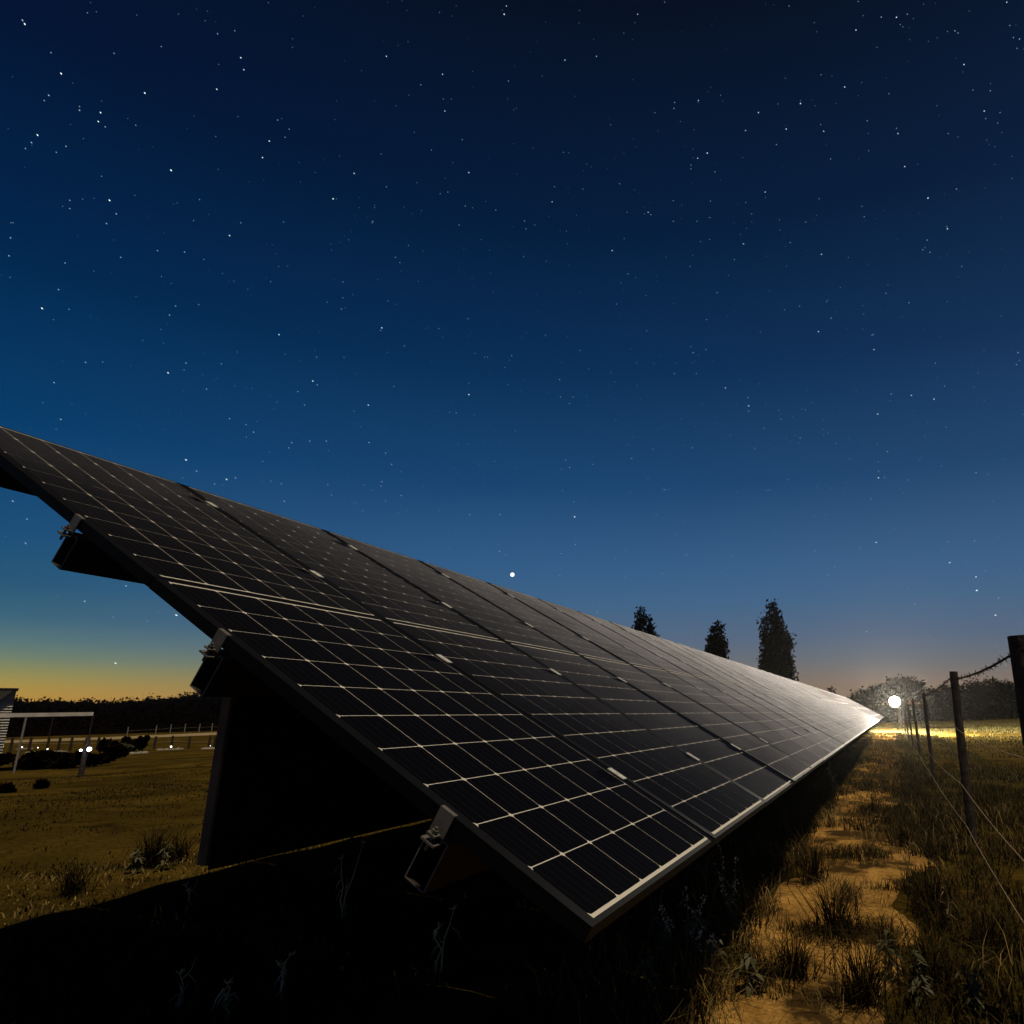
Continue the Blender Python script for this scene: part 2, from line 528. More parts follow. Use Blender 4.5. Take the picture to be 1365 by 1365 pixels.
# ------------------------------------------------------------------ ground
def ground():
    n = 440
    t_ = np.linspace(-1, 1, n)
    g = np.sinh(t_ * 7.2) / np.sinh(7.2) * 2500
    X, Y = np.meshgrid(g, g + 0.0, indexing='ij')
    Z = terrain(X, Y)
    v = np.stack([X, Y, Z], -1).reshape(-1, 3)
    i = np.arange(n * n).reshape(n, n)
    q = np.stack([i[:-1, :-1], i[1:, :-1], i[1:, 1:], i[:-1, 1:]], -1).reshape(-1, 4)
    me = np_mesh("ground", v, q, None, M_GROUND)
    me.shade_smooth()
    tag(link("ground", me), "dry grassy ground under and around the solar array", None, None, "structure")
    # sandy path on the right of the array
    ns, nq = 260, 26
    s_ = 0.4 + 64 * (np.linspace(0, 1, ns) ** 1.7)
    q_ = np.linspace(0, 1, nq)
    SS, QQ = np.meshgrid(s_, q_, indexing='ij')
    l = -0.74 + (vnoise(SS * 1.7, SS * 0, 21) - 0.5) * 0.42 + (vnoise(SS * 6, SS * 0, 22) - 0.5) * 0.16
    r = 0.05 + (vnoise(SS * 1.3, SS * 0 + 9, 23) - 0.5) * 0.42 + (vnoise(SS * 6, SS * 0, 24) - 0.5) * 0.16
    q3 = l + (r - l) * QQ
    X = H2[0] * SS + P2[0] * q3; Y = H2[1] * SS + P2[1] * q3
    edge = np.minimum(QQ, 1 - QQ)
    Z = terrain(X, Y) + 0.004 + 0.012 * np.clip(edge * 8, 0, 1) - 0.012 * (edge < 0.001)
    v = np.stack([X, Y, Z], -1).reshape(-1, 3)
    i = np.arange(ns * nq).reshape(ns, nq)
    q = np.stack([i[:-1, :-1], i[:-1, 1:], i[1:, 1:], i[1:, :-1]], -1).reshape(-1, 4)
    me = np_mesh("path", v, q, None, M_PATH)
    me.shade_smooth()
    tag(link("path", me), "worn sandy footpath between the solar array and the wire fence", None, None, "structure")
    # pale dirt road across the left paddock
    pts = [(-60, 992), (60, 987.5), (150, 984.5), (220, 981.5), (300, 978), (420, 974), (560, 971)]
    vs = []; fs = []
    prev = None
    for k_ in range(len(pts) - 1):
        for u in np.linspace(0, 1, 12, endpoint=False):
            px = pts[k_][0] + (pts[k_ + 1][0] - pts[k_][0]) * u
            py = pts[k_][1] + (pts[k_ + 1][1] - pts[k_][1]) * u
            a = ground_at(px, py + 1.6); b = ground_at(px, py - 1.8)
            a.z = tz(a.x, a.y) + 0.05; b.z = tz(b.x, b.y) + 0.05
            vs += [a, b]
    m = MB()
    m.add(vs, [(2 * i, 2 * i + 2, 2 * i + 3, 2 * i + 1) for i in range(len(vs) // 2 - 1)])
    tag(m.build("road", M_ROAD), "pale dirt road across the paddock below the hills", None, None, "structure")
ground()

# ------------------------------------------------------------------ hills on the left
def hills():
    # ridge profile surveyed as (picture column, picture row of the ridge)
    prof = [(-700, 930), (-420, 934), (-200, 937), (0, 940), (60, 938.8), (110, 940.5), (160, 941.5), (190, 939.5), (215, 936.5), (250, 932), (285, 928.5), (330, 924),
            (420, 924), (520, 930), (640, 936), (760, 941), (900, 944), (1000, 946)]
    vs = []; cen = []
    rng = np.random.default_rng(5)
    ridge = []
    for k in range(len(prof) - 1):
        for u in np.linspace(0, 1, 10, endpoint=False):
            px = prof[k][0] + (prof[k + 1][0] - prof[k][0]) * u
            py = prof[k][1] + (prof[k + 1][1] - prof[k][1]) * u
            p = bearing(px, 720.0)
            top = max(1.2, height_at(px, py + 2.6, p))
            ridge.append((p, top, min(200.0, max(140.0, 146.0 + px * 0.075))))
    cols = []
    for p, top, front in ridge:
        dirn = Vector((p.x, p.y, 0)).normalized()
        col = []
        for dd, hh in ((front - 726, -0.3), (front - 720, 0.015), (-400, 0.25), (-190, 0.68), (0, 1.0), (150, 0.9), (400, 0.0)):
            g = p + dirn * dd
            base = tz(g.x, g.y)
            z = base - 0.4 if hh <= 0 else base + (p.z + top - base) * hh
            col.append((g.x, g.y, z))
        cols.append(col)
    n = len(cols[0])
    v = np.array(cols, float).reshape(-1, 3)
    i = np.arange(len(v)).reshape(len(cols), n)
    q = np.stack([i[:-1, :-1], i[1:, :-1], i[1:, 1:], i[:-1, 1:]], -1).reshape(-1, 4)
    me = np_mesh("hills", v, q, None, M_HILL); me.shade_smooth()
    tag(link("hills", me), "low dark wooded hills under the yellow horizon", None, None, "structure")
    # wood covering the slopes: countless crowns that read as one mass
    C = np.array(cols, float)
    cc = []
    for _ in range(11000):
        a = rng.integers(0, len(cols) - 1); bq = 0.95 + 3.1 * rng.uniform(0.0, 1.0) ** 0.75
        b0 = int(bq); fb = bq - b0; fa = rng.uniform()
        pt = (C[a, b0] * (1 - fa) + C[a + 1, b0] * fa) * (1 - fb) + (C[a, b0 + 1] * (1 - fa) + C[a + 1, b0 + 1] * fa) * fb
        dd_ = 0.35 + 0.65 * np.hypot(pt[0], pt[1]) / 720.0
        hgt = dd_ * rng.uniform(2.0, 5.0) * (1.9 if rng.uniform() < (0.22 if bq > 3.6 else 0.06) else 1)
        rad = hgt * rng.uniform(0.3, 0.55)
        m_ = 9
        off = rng.normal(size=(m_, 3)) * np.array([rad, rad, hgt * 0.36]) * 0.6
        cc.append(pt + off + np.array([0, 0, hgt * 0.5]))
    cc = np.concatenate(cc)
    v, q = leaf_cloud(cc, 0.0016 * np.hypot(cc[:, :1], cc[:, 1:2]), rng)
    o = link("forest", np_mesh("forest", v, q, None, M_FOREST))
    tag(o, "dark far-off wood covering the low hills", None, None, "stuff")
hills()

# ------------------------------------------------------------------ the solar array
A = Matrix(((ROW[0], -SLO[0], NRM[0], T0[0]), (ROW[1], -SLO[1], NRM[1], T0[1]), (ROW[2], -SLO[2], NRM[2], T0[2]), (0, 0, 0, 1)))
NMOD = 60
array_root = empty("solar_array", gW(-1.9, 1.6), "long tilted array of dark solar panels on a steel frame beside the path", "solar array")
REL = Matrix.Translation(-array_root.location) @ A     # array plane -> root space

def octagon(u0, v0, ch=0.045, g=0.0098):
    a0, a1, b0, b1 = u0 + g, u0 + 1 - g, v0 + g, v0 + 1 - g
    pts = [(a0 + ch, b0), (a1 - ch, b0), (a1, b0 + ch), (a1, b1 - ch), (a1 - ch, b1), (a0 + ch, b1), (a0, b1 - ch), (a0, b0 + ch)]
    return pts[::-1]
def cell_mesh():
    o = octagon(-0.5, -0.5)
    m = MB()
    top = [(p[0] * S, -p[1] * S, 0.0) for p in o][::-1]
    top = [(p[0] * S, -p[1] * S, 0.0) for p in o]
    bot = [(x, y, -0.0006) for x, y, _ in top]
    n = 8
    # orientation: make the top face look up
    area = sum(top[i][0] * top[(i + 1) % n][1] - top[(i + 1) % n][0] * top[i][1] for i in range(n))
    if area < 0: top.reverse(); bot.reverse()
    fs = [tuple(range(n))] + [(i, n + i, n + (i + 1) % n, (i + 1) % n) for i in range(n)]
    m.add(top + bot, fs)
    me = m.mesh("solar_cell", M_CELL)
    uv = me.uv_layers.new(name="UVMap")
    for l in me.loops:
        c = me.vertices[l.vertex_index].co
        uv.data[l.index].uv = (c.x / S + 0.5, c.y / S + 0.5)
    return me
CELL = cell_mesh()
def panel_mesh():
    m = MB()
    l0, l1, r0, r1 = -0.222 * S, -0.006 * S, 6.012 * S, 6.222 * S
    t0, t1, b0, b1 = 0.140 * S, 0.05 * S, -10.055 * S, -10.138 * S
    zt, zb = 0.0006, -0.034
    m.box(l0, l1, b1, t0, zb, zt, 0)
    m.box(r0, r1, b1, t0, zb, zt, 0)
    m.box(l1, r0, t1, t0, zb, zt, 0)
    m.box(l1, r0, b1, b0, zb, zt, 0)
    m.box(l1, r0, b0, t1, -0.006, -0.00055, 1)
    return m.mesh("solar_panel", [M_FRAME, M_BACK])
PANEL = panel_mesh()
far_v = []
near_cols = {(0, 0), (1, 0), (0, 1), (1, 1), (2, 0)}      # (column, upper?) whose cells show largest
for k in range(NMOD):
    for up in (0, 1):
        yo = 0.0 if not up else (10 + GAP) * S
        mt = REL @ Matrix.Translation((k * MODW * S, yo, 0.0))
        # real modules never sit perfectly flush
        mt = mt @ Matrix.Rotation(random.gauss(0, 0.0011), 4, 'X') @ Matrix.Rotation(random.gauss(0, 0.0011), 4, 'Y')
        p = link("solar_panel", PANEL, array_root, mt)
        if (k, up) in near_cols:
            for r in range(10):
                for c in range(6):
                    link("solar_cell", CELL, p, Matrix.Translation(((c + 0.5) * S, -(r + 0.5) * S, 0.0)))
        else:
            mm = np.array(mt)
            for r in range(10):
                for c in range(6):
                    o = octagon(c, r)
                    pts = np.array([(a * S, -b * S, 0.0, 1.0) for a, b in o])
                    far_v.append((pts @ mm.T)[:, :3])
fv = np.array(far_v)            # (N,8,3)
N = len(fv)
me = bpy.data.meshes.new("solar_cell")
me.vertices.add(N * 8); me.vertices.foreach_set("co", fv.astype(np.float32).ravel())
me.loops.add(N * 8)
idx = np.arange(N * 8).reshape(N, 8)
v01 = fv[0]; nn = np.cross(v01[1] - v01[0], v01[3] - v01[0])
if nn @ NRM < 0: idx = idx[:, ::-1]
me.loops.foreach_set("vertex_index", idx.astype(np.int32).ravel())
me.polygons.add(N)
me.polygons.foreach_set("loop_start", (np.arange(N) * 8).astype(np.int32))
me.materials.append(M_CELL)
me.update(calc_edges=True)
uvl = me.uv_layers.new(name="UVMap")
o8 = np.array(octagon(0, 0))
if nn @ NRM < 0: o8 = o8[::-1]
uvl.data.foreach_set("uv", np.tile(o8, (N, 1)).astype(np.float32).ravel())
tag(link("solar_cell", me, array_root), None, None, None, "stuff")

# purlins: deep lipped channels, open towards the panels
PV = [7.65, 2.17, -3.1, -8.55]       # in cells down the slope from the seam
LROW = NMOD * MODW * S
def channel(x0, x1, yc, ztop, depth=0.115, w=0.062, th=0.0035, lip=0.022):
    m = MB()
    y0, y1 = yc - w / 2, yc + w / 2
    zb = ztop - depth
    for xa, xb, mi in ((x0, x1, 0), (x0 - 0.0016, x0 - 0.0001, 1)):
      m.box(xa, xb, y0, y0 + th, zb, ztop, mi)
      m.box(xa, xb, y1 - th, y1, zb, ztop, mi)
      m.box(xa, xb, y0 + th, y1 - th, zb, zb + th, mi)
    m.box(x0, x1, y0 + th, y0 + lip, ztop - th, ztop, 1)
    m.box(x0, x1, y1 - lip, y1 - th, ztop - th, ztop, 1)
    m.box(x0, x1, y0 + lip - th, y0 + lip, ztop - 0.014, ztop - th, 1)
    m.box(x0, x1, y1 - lip, y1 - lip + th, ztop - 0.014, ztop - th, 1)
    return m
for v in PV:
    channel(-0.022, LROW - 0.02, -v * S, -0.060).build("purlin", [M_CHAN, M_EDGE], array_root, REL)
# clamps between modules, end clamps with their bolts
def clamp_mesh():
    m = MB()
    m.box(-0.017, 0.017, -0.035, 0.035, 0.0005, 0.0036)
    m.box(-0.008, 0.008, -0.035, 0.035, -0.060, 0.0005)
    m.tube([(0, 0, 0.0036), (0, 0, 0.0056)], 0.0065, 6)
    return m.mesh("clamp", M_ALU)
CLAMP = clamp_mesh()
for k in range(1, NMOD):
    for v in PV:
        x = k * MODW * S - (MODW - 6) / 2 * S
        link("clamp", CLAMP, array_root, REL @ Matrix.Translation((x, -v * S, 0.0)))
def end_clamp(x, y, sgn):
    g = MB()
    g.box(x - 0.005, x - 0.001, y - 0.021, y + 0.021, -0.05, 0.0045)          # upright plate against the frame
    g.box(x - 0.001, x + 0.009, y - 0.021, y + 0.021, 0.0015, 0.0045)          # lip over the frame
    g.box(x - 0.026, x - 0.005, y - 0.012, y + 0.012, -0.05, -0.046)           # foot
    o = g.build("end_clamp", M_ALUD, array_root, REL)
    h = MB()
    h.tube([(x - 0.016, y, -0.046), (x - 0.016, y, -0.038)], 0.008, 6)
    h.tube([(x - 0.016, y, -0.085), (x - 0.016, y, -0.032)], 0.004, 8)
    h.box(x - 0.026, x - 0.004, y - 0.02, y + 0.02, -0.068, -0.063)
    h.build("bolt", M_ALUD, o, Matrix.Identity(4))
for v in PV:
    end_clamp(-0.222 * S, -v * S, 1)
# frames: a post under the second purlin, a rafter, a rear post under the third
def vdown(x, y, z):
    """array coordinates -> world"""
    return A @ Vector((x, y, z))
RT = Matrix.Translation(-array_root.location)
for i in range(16):
    u = 0.155 + i * 4.05
    xr = u
    if i > 0:
        m = MB()
        m.box(xr - 0.03, xr + 0.03, -8.6 * S, 9.3 * S, -0.295, -0.177)
        m.build("rafter", M_STEEL, array_root, REL)
    for v, nm in ((2.17 if i == 0 else 1.0, "post"), (-7.2, "post")):
        if i == 0 and v < 0: continue
        top = vdown(xr, -v * S, -0.176 if i == 0 else -0.296)
        if i == 0: top = W(-1.886, 1.586, 1.075)
        gz = tz(top.x, top.y) - 0.3
        m = MB()
        hw, th, dp = (0.0165, 0.004, 0.05) if i == 0 else (0.03, 0.004, 0.12)
        if i == 0: gz = 0.556
        nm = "edge_bar" if i == 0 else "post"
        q0, s0 = qs(top.x, top.y)
        # C section: flange towards the near end, web along the row
        def c(q, s, z):
            w_ = W(q0 + q, s0 + s, z); return w_
        for (qa, qb, sa, sb) in ((-hw, hw, 0, th), (hw - th, hw, th, dp), (-hw, hw - th, dp - th, dp)):
            vs = [c(qa, sa, gz), c(qb, sa, gz), c(qb, sb, gz), c(qa, sb, gz), c(qa, sa, top.z), c(qb, sa, top.z), c(qb, sb, top.z), c(qa, sb, top.z)]
            m.add(vs, [(3,2,1,0),(4,5,6,7),(0,1,5,4),(1,2,6,5),(2,3,7,6),(3,0,4,7)])
        m.build(nm, M_POSTSTEEL, array_root, RT)
# added black sheets below the second purlin, filling in the darkness under the array
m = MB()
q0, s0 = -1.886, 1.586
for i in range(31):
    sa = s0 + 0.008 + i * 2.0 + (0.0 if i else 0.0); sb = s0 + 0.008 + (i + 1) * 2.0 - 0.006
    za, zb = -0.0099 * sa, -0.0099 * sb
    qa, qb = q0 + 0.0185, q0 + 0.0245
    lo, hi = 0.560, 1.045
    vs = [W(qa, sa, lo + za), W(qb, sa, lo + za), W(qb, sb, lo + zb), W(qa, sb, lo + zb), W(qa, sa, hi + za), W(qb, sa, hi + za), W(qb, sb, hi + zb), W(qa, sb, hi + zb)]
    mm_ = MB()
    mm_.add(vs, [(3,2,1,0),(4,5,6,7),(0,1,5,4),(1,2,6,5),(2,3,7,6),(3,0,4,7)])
    mm_.build("dark_fill_sheet", M_DARKFILL, array_root, RT)

# ------------------------------------------------------------------ the bright lamp at the far end of the path
def work_lamp():
    p = gW(0.20, 36.9)
    r = empty("work_lamp", p, "dazzling white lamp on a thin stand at the far end of the path", "lamp")
    hz = 1.11 - p.z
    m = MB(); m.tube([(0, 0, 0.0), (0, 0, 0.02), (0, 0, 0.05)], [0.16, 0.15, 0.03], 14); m.build("base", M_CHAN, r)
    m = MB(); m.tube([(0, 0, 0.04), (0, 0, hz - 0.27)], 0.011, 8); m.build("pole", M_CHAN, r)
    m = MB(); m.tube([(0, 0, hz - 0.285), (0, 0, hz - 0.265)], [0.25, 0.27], 20); m.build("pole_shade", M_CHAN, r)  # added opaque disc that keeps the globe's light off the pole
    d_ = (W(0, -1)).normalized()
    tr = Matrix.Translation((0, 0, hz)) @ Vector((d_.x, d_.y, 0)).to_track_quat('Z', 'Y').to_matrix().to_4x4()
    m = MB()
    prof = [(0.06, -0.18), (0.12, -0.14), (0.18, -0.06), (0.21, 0.0)]
    k = 32
    for (ra, za) in prof:
        for j in range(k):
            m.v.append((ra * math.cos(2 * math.pi * j / k), ra * math.sin(2 * math.pi * j / k), za))
    for i in range(len(prof) - 1):
        for j in range(k):
            a0 = i * k + j; a1 = i * k + (j + 1) % k
            m.f.append((a0, a1, a1 + k, a0 + k)); m.m.append(0)
    m.f.append(tuple(range(k - 1, -1, -1))); m.m.append(0)
    m.build("reflector", M_ALU, r, tr)
    m = MB()
    rings = 16; R = 0.25
    for i in range(rings + 1):
        th = math.pi * i / rings
        for j in range(k):
            m.v.append((R * math.sin(th) * math.cos(2 * math.pi * j / k), R * math.sin(th) * math.sin(2 * math.pi * j / k), R * math.cos(th)))
    for i in range(rings):
        for j in range(k):
            a0 = i * k + j; a1 = i * k + (j + 1) % k
            m.f.append((a0, a0 + k, a1 + k, a1)); m.m.append(0)
    m.build("globe", glow("lamp_glow", (1.0, 0.90, 0.72), 15000.0), r, Matrix.Translation((0, 0, hz)), True)
work_lamp()

# ------------------------------------------------------------------ stars and the bright planet
def sky_point(px, py, dist):
    return ray(px, py).normalized() * dist + Vector((0, 0, CAM_H))
STARS = """193 124 2.2|228 227 2.6|444 265 2.3|472 231 1.9|81.5 98 2|65 127 1.6|59 134 1.2|134 150 1.9|131 162 1.8|106 147 1.6|106 142 1.2|146 267 2.2|155 285 1.7|142 298 1.6|93 267 1.3|93 278 1.2
321 77 2|325 93 1.8|289 119 1.9|359 188 2|380 183 1.5|350 210 1.9|33 32 2|30 27 1.7|50 180 1.9|42 190 1.5|88 195 1.4|75 203 1.3|34 198 1.2|672 19 2.6|675 8 1.8|590 99 1.8|593 148 1.8|591 132 1.4|625 230 2
56 411 2.1|78 386 1.5|306 314 1.9|246 336 1.7|210 334 1.6|161 343 1.4|321 297 1.5|378 296 1.4|625 526 2.2|224 497 1.9|491 540 1.8|509 437 2|539 461 1.5|372 446 1.9|417 508 2|423 513 1.6|397 522 1.5|515 75 2.0|561 113 1.7|370 160 1.6
575 200 1.7|597 256 1.6|616 186 1.5|497 295 1.7|515 249 1.5|527 343 1.6|533 350 1.4|585 438 1.5|496 297 1.2|266 266 1.4|258 294 1.3|290 45 1.6|313 41 1.4|215 62 1.3|181 167 1.2|152 71 1.3|68 70 1.3|12 341 1.4|14 317 1.4|72 510 1.5|114 483 1.4
234 408 1.5|226 420 1.6|265 406 1.4|248 484 1.6|295 485 1.3|422 476 1.4|455 412 1.4|457 397 1.2|624 425 1.4|633 471 1.3|646 476 1.2|650 476 1.3|525 515 1.4|612 300 1.4|630 277 1.3
672 19 2|753 80 2.2|795 75 1.8|850 19 1.8|886 3 1.5|1052 8 1.6|1067 134 1.0|1141 40 2.3|1195 23 2.1|1144 2 1.5|1342 3 1.8|1346 34 1.6|1351 50 1.6|1359 52 1.7|1285 86 2.1|1277 44 1.5|1263 42 1.3|1126 116 2.1|1067 138 2.5|1011 150 2|1048 172 2.3|1098 175 1.9|1094 166 1.5|994 174 1.8|931 134 1.8|873 150 1.6|943 204 2|930 211 2.1|942 204 1.5|921 220 1.5|921 225 1.6|953 229 1.6|990 210 1.3
1020 256 1.9|1197 178 2.1|1195 171 1.6|1206 222 2|1237 264 2.5|1185 125 1.5|1312 148 1.9|1333 150 1.6|1297 120 1.5|1320 121 1.6|1314 158 1.4|1330 164 1.4|1156 161 1.7|1158 201 1.4|1264 178 1.5|1275 252 1.6|1263 305 1.9|1262 302 1.4|1236 320 1.6|1230 333 1.4|1149 275 1.4|1152 289 1.6|1095 339 1.8|1131 343 1.3|1092 265 1.6|947 268 1.6|991 325 1.9|979 346 1.5|946 319 1.5|929 295 1.5|994 270 1.4|1002 285 1.5|1039 293 1.5|1074 296 1.5|826 245 1.7|864 283 1.8|836 283 1.3|777 252 1.5|751 203 1.6|736 269 1.8|739 249 1.5|816 334 2|837 365 1.6|701 305 1.6|713 300 1.3|755 308 1.3|828 377 1.2|698 342 1.4|728 348 1.3|832 318 1.4|861 394 1.2
1282 355 1.3|1181 391 1.7|1102 402 1.5|1108 424 1.7|1091 442 1.9|1046 413 1.4|1066 408 1.5|942 426 1.6|956 390 1.5|924 470 1.7|921 462 1.4|899 498 1.6|967 517 1.9|997 530 1.6|998 541 2|998 548 1.5|1165 466 1.8|1164 446 1.5|1162 447 1.3|1188 525 1.6|1215 527 1.8|1245 532 1.8|1170 552 1.8|1247 484 1.4|1357 470 1.6|1355 486 1.5|682 474 1.6|746 506 1.7|747 529 1.5|764 529 1.4|759 538 1.4|727 447 1.4|773 467 1.3|862 441 1.4
1171 637 2|1171 628 1.4|1161 665 1.3|1183 602 1.6|1301 630 1.6|1168 723 1.9|1266 750 1.9|1302 787 2.7|1301 769 1.9|1327 820 2.1|1331 797 1.6|1299 721 1.5|1104 766 1.4|766 689 2.4|767 726 1.7|748 738 1.4|746 767 1.3|667 686 1.7|666 735 1.7|626 686 1.7|839 657 1.0|887 653 1.3|842 611 1.6|923 597 1.5|982 655 1.3|1022 654 1.4|1026 653 1.3|1219 805 1.4|1155 842 1.6|915 740 1.5|754 613 1.4|750 654 1.3|885 653 1.2
248 613 2.2|302 639 2|314 637 1.6|262 628 1.5|286 645 1.4|379 668 1.6|375 645 1.4|389 590 1.6|385 597 1.4|413 588 1.6|435 588 1.5|492 590 1.7|514 604 1.5|522 619 1.6|509 642 1.5|508 648 1.3|437 646 1.3|442 660 1.3|338 576 1.6|306 558 1.5|328 566 1.3|81 559 1.6|235 820 2.3|154 884 1.9|17 668 1.6|34 724 1.4|36 692 1.3|168 781 1.6|113 802 1.2|113 801 1.0|86 691 1.2"""
def stars():
    rng = np.random.default_rng(3)
    lst = []
    for row_ in STARS.replace("\n", "|").split("|"):
        a = [float(x) for x in row_.split()]
        if len(a) == 3: lst.append(a)
    m = MB(); mi_mesh = []
    D = 4200.0
    px = D / F_PX
    def one(pos, rad, stretch, mi):
        dirn = (pos - Vector((0, 0, CAM_H))).normalized()
        # trailing direction: round the celestial pole, high in the upper right of the sky
        pole = ray(930, -150).normalized()
        tr = pole.cross(dirn); tr.normalize()
        u = dirn.cross(tr)
        r_ = px * rad
        vs = [pos + tr * r_ * stretch, pos + u * r_, pos - tr * r_ * stretch, pos - u * r_, pos + dirn * r_, pos - dirn * r_]
        m.add(vs, [(0,1,4),(1,2,4),(2,3,4),(3,0,4),(1,0,5),(2,1,5),(3,2,5),(0,3,5)], mi)
    for x, y, mag in lst:
        off = math.hypot(x - 930, y + 150) / 900.0
        mi = 0 if mag > 1.75 else 1
        one(sky_point(x, y, D), 0.31 + 0.25 * (mag - 1.0), 1.0 + 0.8 * off * off, mi)
    # the countless faint ones, over the whole dome above the land
    k = 0
    while k < 5200:
        v = rng.normal(size=3); v /= np.linalg.norm(v)
        if v[2] < 0.03: continue
        if v[2] < 0.14 and rng.uniform() > v[2] / 0.14: continue
        one(Vector(v) * D + Vector((0, 0, CAM_H)), 0.30 + 0.22 * rng.power(0.35), 1.15, 2 if rng.uniform() < 0.6 else 1)
        k += 1
    o = m.build("stars", [glow("bright_star_light", (0.80, 0.93, 1.0), 1.3, False), glow("star_light", (0.55, 0.72, 0.95), 0.8, False), glow("faint_star_light", (0.30, 0.45, 0.68), 0.6, False)])
    tag(o, "countless small stars across the deep blue night sky", None, None, "stuff")
    # planet
    p = sky_point(683, 766, 4000)
    bm = MB(); R = 4000 / F_PX * 2.7; k_ = 14; rg = 8
    for i in range(rg + 1):
        th = math.pi * i / rg
        for j in range(k_):
            bm.v.append((R * math.sin(th) * math.cos(2 * math.pi * j / k_), R * math.sin(th) * math.sin(2 * math.pi * j / k_), R * math.cos(th)))
    for i in range(rg):
        for j in range(k_):
            a0 = i * k_ + j; a1 = i * k_ + (j + 1) % k_
            bm.f.append((a0, a0 + k_, a1 + k_, a1)); bm.m.append(0)
    o = bm.build("planet", glow("planet_light", (1.0, 0.98, 0.92), 1.6, False), None, Matrix.Translation(p), True)
    tag(o, "brilliant white planet low in the sky just above the panels' top edge", "planet")
stars()

# ------------------------------------------------------------------ trees
def crown_points(n, rng, lobes):
    """points in the shells of several ellipsoidal lobes (cx,cy,cz,rx,ry,rz,weight)"""
    w = np.array([l[6] for l in lobes], float); w /= w.sum()
    out = []
    for l, c in zip(lobes, rng.multinomial(n, w)):
        v = rng.normal(size=(c, 3)); v /= np.linalg.norm(v, axis=1, keepdims=True)
        r = rng.uniform(0.35, 1.0, (c, 1)) ** 0.6
        out.append(np.array(l[:3]) + v * r * np.array(l[3:6]))
    return np.concatenate(out)
def make_tree(name, base, label, cat, lobes, nleaf, leaf, trunk_h, trunk_r, material, seed, group=None, spread=0.5, clump=1):
    rng = np.random.default_rng(seed)
    r = empty(name, base, label, cat, group)
    m = MB()
    m.tube([(0, 0, -0.3), (0.02 * trunk_h, 0, trunk_h * 0.5), (0, 0.02 * trunk_h, trunk_h)], [trunk_r * 1.25, trunk_r * 0.9, trunk_r * 0.35], 8)
    for l in lobes[:10]:
        z0 = trunk_h * rng.uniform(0.25, 0.6)
        m.tube([(0, 0, z0), (l[0] * 0.5, l[1] * 0.5, (z0 + l[2]) / 2 + 0.1), (l[0], l[1], l[2])], [trunk_r * 0.45, trunk_r * 0.28, trunk_r * 0.1], 5)
    m.build("trunk", M_TRUNK, r)
    c = crown_points(nleaf // clump, rng, lobes)
    if clump > 1:
        c = np.repeat(c, clump, 0) + rng.normal(size=(len(c) * clump, 3)) * leaf * 1.4
    v, q = leaf_cloud(c, leaf, rng)
    link("crown", np_mesh("crown", v, q, None, material), r)
    return r
def poplar(px, ptop, dist, wid, label, seed, split=True):
    b = bearing(px, dist)
    H = height_at(px, ptop, b)
    rng = np.random.default_rng(seed)
    wm = 1.0 * wid / F_PX * dist
    lobes = []
    side = Vector((1, 0, 0))
    # several upswept leaders of different height
    leaders = [(0.07, 1.0, 0.25), (-0.30, 0.86, 0.18), (0.24, 0.80, 0.21), (0.36, 0.56, 0.17), (-0.20, 0.70, 0.24), (-0.06, 0.97, 0.25), (-0.36, 0.55, 0.16)]
    if not split: leaders = [(-0.22, 1.0, 0.22), (0.16, 0.93, 0.22), (0.0, 0.8, 0.3), (-0.28, 0.6, 0.22), (0.32, 0.64, 0.2), (0.38, 0.42, 0.16)]
    for x, hh, rr in leaders:
        z0 = 0.10 * H
        nseg = 7
        for i in range(nseg):
            f = (i + 0.5) / nseg
            z = z0 + (H * hh - z0) * f
            taper = (math.sin(math.pi * min(1, f * 0.9 + 0.12)) ** 0.6) * (1 - 0.34 * f)
            xx = x * (0.35 + 0.65 * min(1, f * 1.5)) * wm
            lobes.append((xx + rng.normal(0, 0.04) * wm, rng.normal(0, 0.12) * wm, z, rr * wm * taper * 1.35 + 0.12, rr * wm * taper * 1.3 + 0.12, (H * hh - z0) / nseg * 0.75, 0.5 + taper))
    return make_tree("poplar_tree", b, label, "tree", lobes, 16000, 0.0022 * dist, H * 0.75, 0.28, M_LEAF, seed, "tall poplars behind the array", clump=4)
poplar(1039, 804, 95, 41, "largest tall dark poplar, between the lamp and the other poplars", 31, True)
poplar(959, 833, 118, 31, "narrow poplar in the middle of the three, top just clear of the panels", 32, True)
poplar(862, 815, 112, 37, "poplar with a forked top, farthest from the bright lamp", 33, False)

def round_tree(px, ptop, dist, wid, label, seed, n=3600, group=None, leaf=None, material=None, name="tree", dense=5):
    b = bearing(px, dist)
    H = max(1.5, height_at(px, ptop, b))
    rng = np.random.default_rng(seed)
    wm = wid / F_PX * dist
    lobes = []
    for i in range(dense):
        a = rng.uniform(0, 6.28); rr = rng.uniform(0.05, 0.32) * wm
        rx = wm * rng.uniform(0.18, 0.3)
        rz = H * rng.uniform(0.16, 0.26)
        zc = min(H - rz, H * rng.uniform(0.45, 0.85))
        lobes.append((math.cos(a) * rr, math.sin(a) * rr, zc, rx, rx, rz, rx * rz))
    lobes.append((0, 0, H * 0.74, wm * 0.28, wm * 0.28, H * 0.26, wm * H * 0.06))
    return make_tree(name, b, label, "tree", lobes, n, leaf or 0.0014 * dist, H * 0.75, 0.02 * H + 0.05, material or M_LEAFD, seed, group, clump=3)
